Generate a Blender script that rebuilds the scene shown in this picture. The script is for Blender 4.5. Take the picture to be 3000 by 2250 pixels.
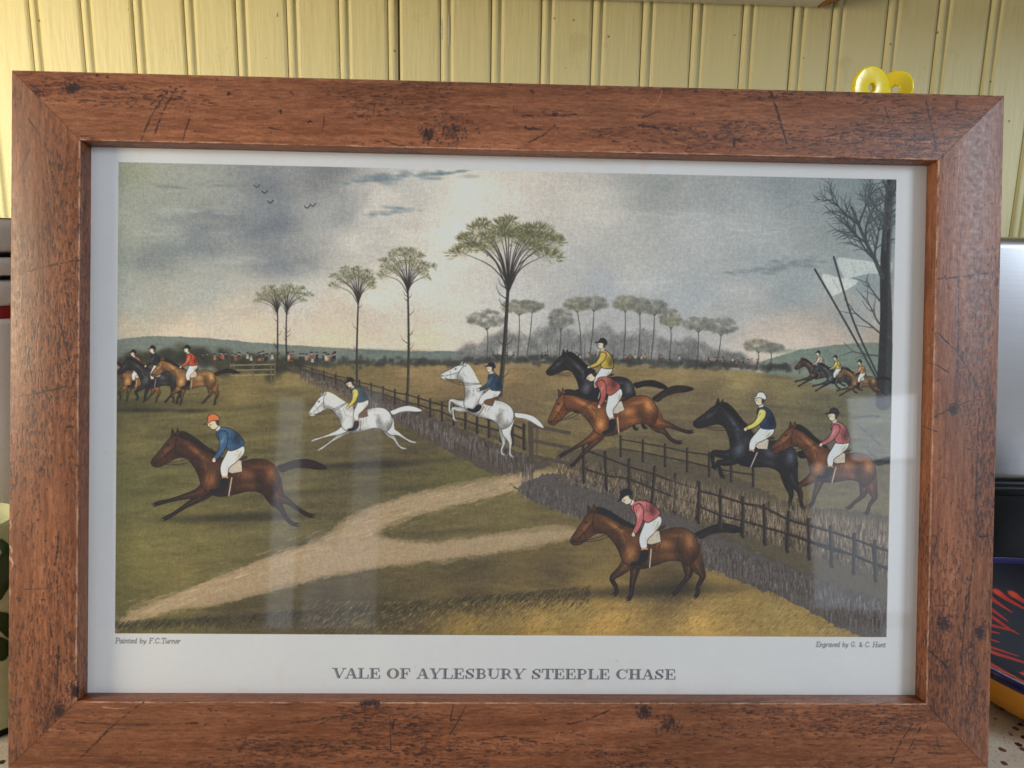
import bpy, bmesh, math, random
import numpy as np
from mathutils import Vector, Matrix

# ------------------------------------------------------------------ camera, light, exposure
scene = bpy.context.scene
for o in list(bpy.data.objects): bpy.data.objects.remove(o, do_unlink=True)
C = scene.collection
R_ = math.radians
PITCH, ROLL, FPX = R_(11.0), R_(1.14), 2200.0
FW, FH, FT = 0.56, 0.3892, 0.020            # picture frame, metres
RCV = Matrix(((0.99949529, -0.01480402, -0.0281072), (0.014405, 0.99979332, -0.01434635), (0.02831377, 0.01393422, 0.99950196)))
TCV = Vector((0.00010749, 0.02488699, 0.42602815))
fwd = Vector((0, math.cos(PITCH), -math.sin(PITCH))); up0 = Vector((0, math.sin(PITCH), math.cos(PITCH))); X0 = Vector((1, 0, 0))
rgt = X0*math.cos(ROLL)+up0*math.sin(ROLL); upv = up0*math.cos(ROLL)-X0*math.sin(ROLL)
RC = Matrix((rgt, upv, -fwd)).transposed()  # camera axes in the world
FLIP = Matrix.Diagonal((1, -1, -1))
RF = RC @ (FLIP @ RCV @ FLIP)               # picture frame axes in the world (x right, y up, z to the viewer)
cen0 = RC @ (FLIP @ TCV)
# the camera height follows from the frame's rear bottom edge standing on the countertop (z = 0)
low = min((cen0+RF @ Vector((x, -FH/2, -FT))).z for x in (-FW/2, FW/2))
CAM = Vector((0, 0, -low+0.0005))
FCEN = CAM+cen0
cam_d = bpy.data.cameras.new('camera'); cam = bpy.data.objects.new('camera', cam_d); C.objects.link(cam)
cam.matrix_world = Matrix.Translation(CAM) @ RC.to_4x4()
cam_d.sensor_width = 36.0; cam_d.lens = 36.0*FPX/3000.0; cam_d.clip_start = 0.02; cam_d.clip_end = 50
scene.camera = cam

world = bpy.data.worlds.new('World'); scene.world = world; world.use_nodes = True
bg = world.node_tree.nodes['Background']; bg.inputs[0].default_value = (0.96, 0.95, 0.98, 1); bg.inputs[1].default_value = 0.34

def aim(o, target):
    d = Vector(target)-o.location; o.rotation_euler = d.to_track_quat('-Z', 'Y').to_euler()
def area(name, loc, target, sx, sy, power, col, spread=180):
    l = bpy.data.lights.new(name, 'AREA'); l.shape = 'RECTANGLE'; l.size = sx; l.size_y = sy; l.energy = power; l.color = col; l.spread = R_(spread)
    o = bpy.data.objects.new(name, l); C.objects.link(o); o.location = loc; aim(o, target); return o
# room daylight from the right, a warm lamp to the left, and two windows far behind the photographer
area('window_light', (2.15, -1.25, 1.20), (0.0, 0.45, 0.2), 0.6, 0.9, 50, (0.74, 0.86, 1.0))
area('warm_lamp', (-1.05, 0.05, 0.40), (-0.35, 0.72, 0.50), 0.35, 0.35, 10.5, (1.0, 0.86, 0.62))
def behind(px0, px1, py0, py1, dist, name, rad, col):
    """A window seen mirrored in the picture glass: placed in the room behind the camera."""
    n = RF.col[2].normalized(); g = FCEN-n*0.010
    pts = []
    for px, py in ((px0, py0), (px1, py0), (px1, py1), (px0, py1)):
        d = (RC @ Vector(((px-1500)/FPX, -(py-1125)/FPX, -1))).normalized()
        h = CAM+d*((g-CAM).dot(n)/d.dot(n)); rdir = d-n*2*d.dot(n)
        pts.append(h+rdir*(dist/abs(rdir.dot(n))))
    c = sum(pts, Vector())/4; w = (pts[1]-pts[0]).length; h = (pts[3]-pts[0]).length
    area(name, c, FCEN, w, h, rad*math.pi*w*h, col)
behind(2500, 2692, 1160, 1345, 2.6, 'window_pane_behind', 2.1, (0.78, 0.88, 1.0))
behind(2390, 2692, 1360, 1780, 2.6, 'window_pane_behind', 0.95, (0.72, 0.84, 1.0))
behind(800, 872, 1160, 1840, 3.2, 'far_window_behind', 0.75, (0.85, 0.90, 1.0))
behind(890, 1024, 1560, 1850, 3.2, 'far_window_behind', 0.42, (0.85, 0.90, 1.0))
behind(1030, 1110, 1130, 1860, 3.2, 'far_window_behind', 0.45, (0.85, 0.90, 1.0))
scene.view_settings.view_transform = 'Standard'; scene.view_settings.look = 'None'; scene.view_settings.gamma = 1.0; scene.view_settings.exposure = 0.0
scene.cycles.use_denoising = True; scene.cycles.max_bounces = 8; scene.cycles.transparent_max_bounces = 8
scene.cycles.caustics_reflective = False; scene.cycles.caustics_refractive = False
ART_GAIN = 1.34

# ------------------------------------------------------------------ print painter (numpy raster, made in memory)
class Painter:
    """A small raster painter. Coordinates are sheet units (0..SW, 0..SH), y down."""
    def __init__(self, w, h, k, col):
        self.k = k; self.w = int(round(w*k)); self.h = int(round(h*k))
        self.a = np.empty((self.h, self.w, 3), np.float32); self.a[:] = np.array(col, np.float32)/255
        self.rng = np.random.default_rng(7)
        self.clip = None
    def noise(self, cx, cy, seed, octv=4):
        out = np.zeros((self.h, self.w), np.float32); amp = 1.0; tot = 0
        for o in range(octv):
            gx = max(2, int(self.w/(cx*self.k))+3); gy = max(2, int(self.h/(cy*self.k))+3)
            r = np.random.default_rng(seed+o*17).random((gy, gx), dtype=np.float32)
            xs = np.arange(self.w)/(cx*self.k); ys = np.arange(self.h)/(cy*self.k)
            x0 = np.clip(xs.astype(int), 0, gx-2); y0 = np.clip(ys.astype(int), 0, gy-2)
            fx = np.clip(xs-x0, 0, 1); fy = np.clip(ys-y0, 0, 1)
            fx = (fx*fx*(3-2*fx)).astype(np.float32); fy = (fy*fy*(3-2*fy)).astype(np.float32)[:, None]
            top = r[y0][:, x0]*(1-fx)+r[y0][:, x0+1]*fx
            bot = r[y0+1][:, x0]*(1-fx)+r[y0+1][:, x0+1]*fx
            out += amp*(top*(1-fy)+bot*fy); tot += amp; amp *= .55; cx *= .5; cy *= .5
            if cx*self.k < 1.5: break
        return out/tot*2-1
    def _box(self, x0, y0, x1, y1):
        k = self.k
        a = max(0, int(x0*k)-2); b = max(0, int(y0*k)-2); c = min(self.w, int(x1*k)+3); d = min(self.h, int(y1*k)+3)
        return a, b, c, d
    def _blend(self, box, m, col):
        a, b, c, d = box
        if self.clip is not None: m = m*self.clip[b:d, a:c]
        v = self.a[b:d, a:c]; m = m[..., None]
        col = np.asarray(col, np.float32)
        if col.ndim == 1: col = col/255
        v += (col-v)*m
    def polymask(self, pts):
        p = np.asarray(pts, np.float32)*self.k
        box = self._box(p[:, 0].min()/self.k, p[:, 1].min()/self.k, p[:, 0].max()/self.k, p[:, 1].max()/self.k)
        a, b, c, d = box
        if c <= a or d <= b: return box, None
        S = 3; m = np.zeros((d-b, c-a), np.float32)
        q = np.roll(p, -1, 0)
        sx = (np.arange((c-a)*S)+.5)/S+a
        row = np.zeros(((d-b)*S, (c-a)*S), bool)
        ys = (np.arange((d-b)*S)+.5)/S+b
        for (x1, y1), (x2, y2) in zip(p, q):
            if y1 == y2: continue
            lo, hi = min(y1, y2), max(y1, y2)
            i0 = np.searchsorted(ys, lo); i1 = np.searchsorted(ys, hi)
            if i1 <= i0: continue
            xi = x1+(ys[i0:i1]-y1)*(x2-x1)/(y2-y1)
            row[i0:i1] ^= sx[None, :] >= xi[:, None]
        m = row.reshape(d-b, S, c-a, S).mean((1, 3)).astype(np.float32)
        return box, m
    def poly(self, pts, col, alpha=1.0, outline=None, ow=1.2, oa=.85, smooth=True, rough=0):
        if smooth: pts = crom(pts)
        if rough:
            pts = np.concatenate([np.linspace(p, q, max(2, int(np.hypot(*(np.subtract(q, p)))/3)), endpoint=False) for p, q in zip(np.asarray(pts), np.roll(np.asarray(pts), -1, 0))])
            j = self.rng.normal(0, rough, pts.shape); l = np.cumsum(self.rng.normal(0, rough, pts.shape), 0); l -= np.stack([np.convolve(np.r_[l[-12:, i], l[:, i], l[:12, i]], np.ones(25)/25, 'valid') for i in (0, 1)], 1)
            pts = pts+j*.5+l*.5
        box, m = self.polymask(pts)
        if m is None: return box, m
        self._blend(box, m*alpha, col)
        if outline is not None: self.line(list(pts)+[pts[0]], ow, outline, oa, smooth=False)
        return box, m
    def line(self, pts, width, col, alpha=1.0, smooth=True, w2=None):
        """Polyline stroke; width may taper to w2."""
        p = np.asarray(pts, np.float32)
        if smooth and len(p) > 2:
            L = np.abs(np.diff(p, axis=0)).sum(); p = crom(p, False, int(min(6, max(2, L/(len(p)-1)/7))))
        n = len(p); w2 = width if w2 is None else w2
        mw = max(width, w2)
        box = self._box(p[:, 0].min()-mw, p[:, 1].min()-mw, p[:, 0].max()+mw, p[:, 1].max()+mw)
        a, b, c, d = box
        if c <= a or d <= b: return
        if (c-a)*(d-b)*(n-1) > 60000 and n > 2:
            h = n//2; t = width+(w2-width)*h/(n-1)
            self.line(p[:h+1], width, col, alpha, False, t); self.line(p[h:], t, col, alpha, False, w2); return
        X = ((np.arange(a, c, dtype=np.float32)+.5)/self.k)[None, None, :]; Y = ((np.arange(b, d, dtype=np.float32)+.5)/self.k)[None, :, None]
        q = p[:-1, :, None, None]; e = (p[1:]-p[:-1])[:, :, None, None]
        ax = X-q[:, 0]; ay = Y-q[:, 1]
        t = (ax*e[:, 0]+ay*e[:, 1])/(e[:, 0]**2+e[:, 1]**2+1e-9); np.maximum(t, 0, out=t); np.minimum(t, 1, out=t)
        ax = ax-t*e[:, 0]; ay = ay-t*e[:, 1]
        dist = np.sqrt(ax*ax+ay*ay)
        hw = (width+(w2-width)*(np.arange(n-1, dtype=np.float32)[:, None, None]+t)/(n-1))*.5
        m = np.minimum(np.maximum((hw-dist)*self.k+.5, 0), 1)*np.minimum(hw*2*self.k, 1)
        self._blend(box, (m.max(0)*alpha).astype(np.float32), col)
    def blob(self, x, y, rx, ry, col, alpha, ang=0, mask=None, p=1.0):
        box = self._box(x-2.2*max(rx, ry), y-2.2*max(rx, ry), x+2.2*max(rx, ry), y+2.2*max(rx, ry))
        a, b, c, d = box
        if c <= a or d <= b: return
        X, Y = np.meshgrid((np.arange(a, c)+.5)/self.k-x, (np.arange(b, d)+.5)/self.k-y)
        ca, sa = math.cos(ang), math.sin(ang)
        U = (X*ca+Y*sa)/rx; V = (-X*sa+Y*ca)/ry
        m = np.exp(-(U*U+V*V)**p*1.2).astype(np.float32)*alpha
        if mask is not None:
            (ma, mb, mc, md), mm = mask
            full = np.zeros_like(m)
            ia, ib, ic, idd = max(a, ma), max(b, mb), min(c, mc), min(d, md)
            if ic <= ia or idd <= ib: return
            full[ib-b:idd-b, ia-a:ic-a] = mm[ib-mb:idd-mb, ia-ma:ic-ma]
            m = m*full
        self._blend(box, m, col)
    def field(self, ctrl, warp=0, seed=3, region=None, p=2.4):
        """Colour field through control points (inverse distance weights), with painterly warping."""
        a, b, c, d = region
        st = 4
        xs = np.arange(a, c, st); ys = np.arange(b, d, st)
        X, Y = np.meshgrid(xs/self.k, ys/self.k)
        if warp:
            n1 = self.noise(120, 50, seed)[b:d:st, a:c:st]; n2 = self.noise(120, 50, seed+91)[b:d:st, a:c:st]
            X = X+n1*warp; Y = Y+n2*warp*.5
        num = np.zeros(X.shape+(3,), np.float32); den = np.zeros(X.shape, np.float32)
        for (x, y, col) in ctrl:
            w = 1/((((X-x)/1.25)**2+(Y-y)**2+60)**(p/2)); num += w[..., None]*np.array(col, np.float32)/255; den += w
        g = num/den[..., None]
        # bilinear up
        H, W = d-b, c-a
        yi = np.clip(np.arange(H)/st, 0, g.shape[0]-1.001); xi = np.clip(np.arange(W)/st, 0, g.shape[1]-1.001)
        y0 = yi.astype(int); x0 = xi.astype(int); fy = (yi-y0)[:, None, None]; fx = (xi-x0)[None, :, None]
        y1 = np.minimum(y0+1, g.shape[0]-1); x1 = np.minimum(x0+1, g.shape[1]-1)
        return ((g[y0][:, x0]*(1-fx)+g[y0][:, x1]*fx)*(1-fy)+(g[y1][:, x0]*(1-fx)+g[y1][:, x1]*fx)*fy).astype(np.float32)

def crom(pts, closed=True, n=7):
    """Catmull-Rom curve through the points."""
    p = np.asarray(pts, np.float32)
    e = np.concatenate([p[-1:], p, p[:2]]) if closed else np.concatenate([p[:1], p, p[-1:]])
    p0, p1, p2, p3 = e[:-3, None], e[1:-2, None], e[2:-1, None], e[3:, None]
    t = (np.arange(n, dtype=np.float32)/n)[None, :, None]
    o = (.5*(2*p1+(p2-p0)*t+(2*p0-5*p1+4*p2-p3)*t*t+(3*p1-p0-3*p2+p3)*t**3)).reshape(-1, 2)
    return o if closed else np.concatenate([o, p[-1:]])

# sheet units: visible paper is 1815 x 1178; the picture sits at AX0..AX1, AY0..AY1
SW, SH = 1815.0, 1177.5
UPM = 1815.0/0.484                       # sheet units per metre
AX0, AX1, AY0, AY1 = (-.2262+.242)*UPM, (.2236+.242)*UPM, (-.1479+.157)*UPM, (.122+.157)*UPM

def V(x, y):
    """A place in the picture, from a rough survey grid, to sheet units."""
    s = (x-252)/1675.; top = 348+42*s; bot = 1368+11*s; v = (y-top)/(bot-top)
    u = (x-(257-9*v))/(1680-13*v)
    return (AX0+u*(AX1-AX0), AY0+v*(AY1-AY0))

def VV(l): return [V(x, y) for x, y in l]

def mixc(a, b, t): return tuple(a[i]+(b[i]-a[i])*t for i in range(3))

def draw_horse(P, x, y, s, ang, coat, hi, leg, legs='gallop', dark=(28, 20, 20), coatk=None, breeches=(226, 222, 208),
               jacket=(52, 84, 120), sleeve=None, cap=(30, 30, 36), mane=None, rider=True, cloth=(214, 206, 190), lean=0, detail=True, flip=False):
    """A generic side-on horse and rider of my own drawing, facing left; local box about 400 x 230, origin under the girth."""
    ca, sa = math.cos(ang), math.sin(ang)
    def T(l, pv=None, pa=0):
        o = []
        for px, py in l:
            if pv is not None: px = 198+(px-198)*.90; py = 30+(py-30)*.94
            if pv is not None and pa:
                c2, s2 = math.cos(pa), math.sin(pa); dx, dy = px-pv[0], py-pv[1]
                px, py = pv[0]+c2*dx-s2*dy, pv[1]+s2*dx+c2*dy
            px -= 200; py -= 100
            if flip: px = -px
            o.append((x+s*(px*ca-py*sa), y+s*(px*sa+py*ca)))
        return o
    ow = max(.9, 1.5*min(1, s*1.4)); mane = mane or dark; sleeve = sleeve or jacket
    LEG = {
     'gallop': [[(156,114,40),(122,140,22),(86,153,11),(54,164,7),(32,171,9),(18,178,7)], [(160,122,34),(124,152,19),(96,172,10),(70,192,7),(54,203,9),(42,210,7)],
                [(288,100,50),(306,136,31),(330,146,14),(356,163,8),(380,175,9),(396,176,7)], [(282,112,42),(298,146,25),(316,164,12),(330,186,8),(346,198,9),(360,199,7)]],
     'tuck':   [[(156,114,40),(118,131,22),(84,137,12),(88,156,8),(97,171,9),(108,176,7)], [(160,122,34),(128,149,19),(104,159,12),(116,177,8),(125,189,9),(136,190,7)],
                [(288,100,50),(309,140,31),(336,162,14),(349,186,8),(358,201,9),(371,204,7)], [(282,112,42),(300,150,25),(319,178,12),(323,200,8),(331,212,9),(342,212,7)]],
     'trot':   [[(156,114,40),(128,146,22),(104,166,12),(112,186,8),(113,200,9),(104,207,7)], [(162,122,34),(156,154,19),(150,184,11),(148,204,8),(143,214,9),(136,217,7)],
                [(288,100,50),(304,142,29),(316,166,14),(305,190,8),(304,207,9),(295,217,7)], [(282,112,42),(284,148,25),(281,168,12),(263,188,8),(252,203,9),(241,210,7)]],
    }[legs]
    def limb(l):
        p = crom([q[:2] for q in l], False, 5); w = crom([(q[2], 0) for q in l], False, 5)[:, 0]*.5
        d = np.gradient(p, axis=0); d /= np.linalg.norm(d, axis=1)[:, None]+1e-6; nrm = np.stack([-d[:, 1], d[:, 0]], 1)
        return [tuple(x) for x in np.concatenate([p+nrm*w[:, None], (p-nrm*w[:, None])[::-1]])]
    def leg_part(l, far):
        c = mixc(coat, dark, .35) if far else coat
        sm = np.array(T(limb(l))); ctr = T([q[:2] for q in l])
        box, m = P.polymask(sm)
        if m is None: return
        P._blend(box, m, c)
        a, b, cc, d = box; hoof = ctr[-1]; root = ctr[0]
        X, Y = np.meshgrid((np.arange(a, cc)+.5)/P.k, (np.arange(b, d)+.5)/P.k)
        dd = np.hypot(X-root[0], Y-root[1])/(math.hypot(hoof[0]-root[0], hoof[1]-root[1])+1e-6)
        P._blend(box, (m*np.clip((dd-.32)*2.4, 0, .94)).astype(np.float32), leg)
        for i in range(1, len(ctr)-1): P.line([ctr[i-1], ctr[i]], l[i][2]*.28*s, mixc(c, hi, .8), .35 if i < 3 else .2)
        nn = len(sm)//2; P.line(sm[3:nn], ow, dark, .85, False); P.line(sm[nn:-3], ow, dark, .85, False)
        if detail: P.blob(hoof[0], hoof[1], 5*s, 4*s, (158, 136, 104), .75, mask=(box, m))
    leg_part(LEG[1], True); leg_part(LEG[3], True)
    # tail
    tl = [(300,66),(316,58),(338,49),(366,44),(396,50),(416,62),(394,66),(364,64),(336,68),(312,78)]
    P.poly(T(tl), mane, 1, dark, ow*.8)
    for i in range(7 if detail else 2):
        P.line(T([(306,74), (350, 50+i*3), (396-i*3, 52+i*2)]), .9*s+.3, mixc(mane, hi, .35), .5)
    leg_part(LEG[0], False); leg_part(LEG[2], False)
    body = [(62,8),(80,6),(98,14),(128,34),(164,52),(190,60),(216,60),(246,52),(276,54),(298,70),(308,98),(302,124),(284,140),(264,130),(238,128),(206,138),(178,145),(154,143),(130,128),(120,104),(108,82),(92,64),(80,60),(66,62),(44,76),(28,86),(14,86),(7,78),(12,66),(28,44),(44,20)]
    pts = T(body); box, m = P.poly(pts, coat, 1, dark, ow)
    if m is None: return
    M = (box, m)
    def bl(px, py, rx, ry, c, al, an=0):
        q = T([(px, py)])[0]; P.blob(q[0], q[1], rx*s, ry*s, c, al, (ang+an)*(-1 if flip else 1), M)
    deep = mixc(coat, dark, .75)
    bl(210,146,120,16,deep,.85); bl(300,120,26,26,deep,.6); bl(118,96,16,30,deep,.6); bl(176,100,16,44,deep,.55,.2); bl(262,110,12,34,deep,.6,-.25)
    bl(80,60,30,10,deep,.6,.5); bl(190,60,40,10,deep,.4)
    bl(148,108,15,22,hi,.95,.25); bl(228,90,24,13,hi,.75,.1); bl(286,84,13,24,hi,.95,-.2); bl(112,46,34,6,hi,.85,.62); bl(256,70,22,6,hi,.5); bl(134,76,8,20,hi,.5,-.5); bl(238,116,24,7,hi,.4); bl(42,46,22,7,hi,.55,-.9); bl(160,76,14,14,hi,.3)
    if detail:
        for l in ([(170,70),(178,100),(170,136)], [(258,92),(252,112),(264,130)], [(132,60),(140,84),(130,110)], [(206,88),(204,104),(212,118)], [(216,90),(214,106),(222,118)], [(288,98),(296,112),(290,130)]):
            P.line(T(l), 1.6*s+.4, deep, .6, w2=.5)
        for l in ([(142,90),(136,108),(142,124)], [(278,70),(292,84),(294,104)], [(104,36),(124,52),(150,66)]):
            P.line(T(l), 2.4*s, hi, .4, w2=.5)
    if detail and s > .55:      # engraved hatching along the forms
        rr2 = np.random.default_rng(int(x*7+y)); keep = P.clip; full = np.zeros((P.h, P.w), np.float32); full[box[1]:box[3], box[0]:box[2]] = m; P.clip = full*keep
        for i in range(210):
            u, w_ = rr2.uniform(100, 305), rr2.uniform(52, 142); L = rr2.uniform(5, 16); cv = 5*math.sin(u*.05)
            P.line(T([(u, w_), (u+cv*.5, w_+L*.5), (u+cv*.2, w_+L)]), .8, deep if i % 3 else hi, .38, w2=.4)
        for i in range(60):
            u = rr2.uniform(70, 150); w_ = 14+(u-62)*.42+rr2.uniform(4, 44); P.line(T([(u, w_), (u+7, w_+5), (u+14, w_+7)]), .8, deep if i % 2 else hi, .4, w2=.4)
        P.clip = keep
    # mane, ears, head
    mn = [(58,8),(74,-2),(100,8),(130,28),(160,46),(166,54),(140,46),(112,32),(90,20),(70,14)]
    P.poly(T(mn), mane, .9)
    for i in range(9 if detail else 3):
        q = 66+i*11; P.line(T([(q, 4+i*5), (q+10, 6+i*5), (q+18, 2+i*6)]), 2.2*s, mane, .9, w2=.4)
    P.poly(T([(48,16),(50,-6),(60,8)]), mixc(coat, dark, .3), 1, dark, ow*.8, smooth=False)
    P.poly(T([(58,10),(63,-8),(70,8)]), coat, 1, dark, ow*.8, smooth=False)
    q = T([(44,34),(14,78),(20,84)]); P.blob(q[0][0], q[0][1], 3.4*s, 2.6*s, (12, 10, 10), .95)
    P.blob(q[1][0], q[1][1], 4*s, 3*s, (15, 10, 10), .8); P.blob(q[1][0]+4*s, q[1][1], 12*s, 8*s, leg, .45, mask=M)
    if detail:
        P.line(T([(64,10),(60,34),(64,58)]), 1.6*s, dark, .9); P.line(T([(62,34),(40,58),(26,72)]), 1.5*s, dark, .9); P.line(T([(30,50),(40,60),(44,74)]), 1.3*s, dark, .8)
        for e in (0, 8): P.line(T([(26,80),(84,66+e),(146,34+e*.4)]), 1.2*s+.2, (40, 28, 22), .9)
    if not rider: return
    pv = (200, 30)
    # cloth, saddle, far then near limbs
    P.poly(T([(178,58),(216,57),(220,84),(196,90),(182,86)]), mixc(cloth, (120, 90, 60), .25), 1, dark, ow*.8, smooth=False)
    P.poly(T([(168,56),(188,60),(222,54),(228,46),(214,50),(186,50)]), (92, 54, 32), 1, dark, ow*.7)
    P.line(T([(196,100),(192,142)]), 3*s, cloth, .8)
    th = [(190,26),(218,24),(220,42),(204,62),(188,78),(186,96),(173,98),(168,76),(176,52)]
    b2 = P.poly(T(th), breeches, 1, dark, ow*.8)
    q = T([(214,52)])[0]; P.blob(q[0], q[1], 14*s, 18*s, mixc(breeches, (120, 115, 110), .8), .6, mask=b2)
    P.poly(T([(173,97),(188,97),(187,104),(173,104)]), (205, 150, 100), 1, smooth=False)
    P.poly(T([(173,104),(188,104),(186,124),(172,136),(150,138),(150,131),(166,126)]), (22, 24, 34), 1, dark, ow*.7)
    to = [(186,32),(224,28),(222,4),(206,-20),(184,-30),(168,-24),(166,-8),(176,12)]
    b3 = P.poly(T(to, pv, lean), jacket, 1, dark, ow)
    q = T([(184,-6),(214,8)], pv, lean)
    P.blob(q[0][0], q[0][1], 10*s, 18*s, mixc(jacket, (255, 255, 255), .35), .6, mask=b3); P.blob(q[1][0], q[1][1], 12*s, 20*s, mixc(jacket, (0, 0, 0), .6), .7, mask=b3)
    arm = [(172,-20),(190,-20),(192,-2),(178,20),(160,34),(140,42),(136,34),(154,22),(166,6)]
    b4 = P.poly(T(arm, pv, lean), sleeve, 1, dark, ow)
    q = T([(172,2)], pv, lean)[0]; P.blob(q[0], q[1], 6*s, 16*s, mixc(sleeve, (255, 255, 255), .4), .6, .5, mask=b4)
    P.poly(T([(142,34),(134,36),(132,43),(140,45)], pv, lean), (222, 186, 160), 1, dark, ow*.6)
    P.poly(T([(170,-26),(182,-30),(180,-38),(168,-36)], pv, lean), (232, 226, 214), 1, smooth=False)
    hd = [(158,-58),(172,-62),(182,-54),(182,-42),(172,-32),(160,-34),(156,-42),(153,-46)]
    P.poly(T(hd, pv, lean), (224, 188, 160), 1, dark, ow*.8)
    P.poly(T([(176,-52),(184,-52),(182,-40),(176,-40)], pv, lean), (60, 42, 30), .9)
    P.poly(T([(144,-52),(156,-56),(162,-68),(176,-70),(187,-60),(186,-50),(168,-54),(154,-51)], pv, lean), cap, 1, dark, ow*.8)
    if detail:
        for l in ([(206,-10),(198,6),(204,20)], [(214,-2),(208,12),(214,24)], [(190,-22),(198,-8),(192,8)], [(176,-10),(170,2),(160,18)]): P.line(T(l, pv, lean), 1.3*s, mixc(jacket, (0, 0, 0), .65), .7, w2=.4)
        for l in ([(206,34),(200,46),(192,56)], [(214,36),(208,48),(200,60)], [(184,72),(182,84),(180,94)]): P.line(T(l), 1.2*s, mixc(breeches, (90, 84, 80), .8), .7, w2=.4)
        q = T([(160,-46)], pv, lean)[0]; P.blob(q[0], q[1], 2*s, 1.4*s, (30, 20, 20), .8)
        P.line(T([(192,0),(204,8),(212,22)], pv, lean), 1.2*s, mixc(jacket, (0, 0, 0), .6), .7)

def tall_tree(P, x0, y0, x1, y1, w, crown, cols, seed, n):
    """Slim bare trunk from foot to fork, then a spreading crown of brush strokes."""
    r = np.random.default_rng(seed); tc = (52, 48, 46)
    mid = ((x0+x1)/2+r.uniform(-3, 3), (y0+y1)/2)
    P.line([(x0, y0), mid, (x1, y1)], w, tc, 1, w2=w*.55)
    P.line([(x0+w*.25, y0), (mid[0]+w*.15, mid[1]), (x1, y1)], w*.3, (104, 96, 88), .7, w2=.4)
    for i in range(9):
        t = r.uniform(.1, .95); bx, by = x0+(x1-x0)*t, y0+(y1-y0)*t; sg = r.choice([-1, 1]); L = w*r.uniform(1.2, 2.6)
        P.line([(bx, by), (bx+sg*L*.7, by-L*.5), (bx+sg*L, by-L*1.3)], w*.18+.4, tc, .9, w2=.4)
    cx, cy, rx, ry = crown
    cl = []
    for i in range(24):
        a = math.pi*(-.12+1.24*((i*7) % 24+.5)/24)+r.uniform(-.1, .1); k = [.90, .78, .60, .38][i % 4]*r.uniform(.88, 1.12)
        cl.append((cx-math.cos(a)*rx*k, cy+ry*.40-math.sin(a)*ry*k*1.15, a))
    for tx, ty, a in cl:
        m = (x1*.62+tx*.38, y1*.42+ty*.58)
        P.line([(x1, y1+r.uniform(-ry*.1, ry*.4)), m, (tx, ty)], w*.30, tc, .9, w2=.6)
    cl.sort(key=lambda t: -t[1])
    for ci, (tx, ty, a) in enumerate(cl):
        cr = rx*r.uniform(.17, .34); P.blob(tx, ty, cr*.6, cr*.4, cols[0], .28)
        for i in range(int(n/11*cr/rx*4)):
            e = r.normal(0, .8); ox, oy = -math.cos(a)*.55, -abs(math.sin(a))*.6-.35
            an = math.atan2(oy-.25, ox)+e; q = cr*math.sqrt(r.uniform(.02, 1)); px, py = tx+math.cos(an)*q*1.05, ty+math.sin(an)*q*.62+cr*.12
            L = cr*r.uniform(.22, .42); t = r.random()
            c = cols[0] if t < .36 else cols[1] if t < .74 else cols[2]
            P.line([(px, py), (px+math.cos(an)*L*.5, py+math.sin(an)*L*.4), (px+math.cos(an)*L, py+math.sin(an)*L*.75-L*.18)], rx*.014+.8, c, .7, w2=.5)

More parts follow.
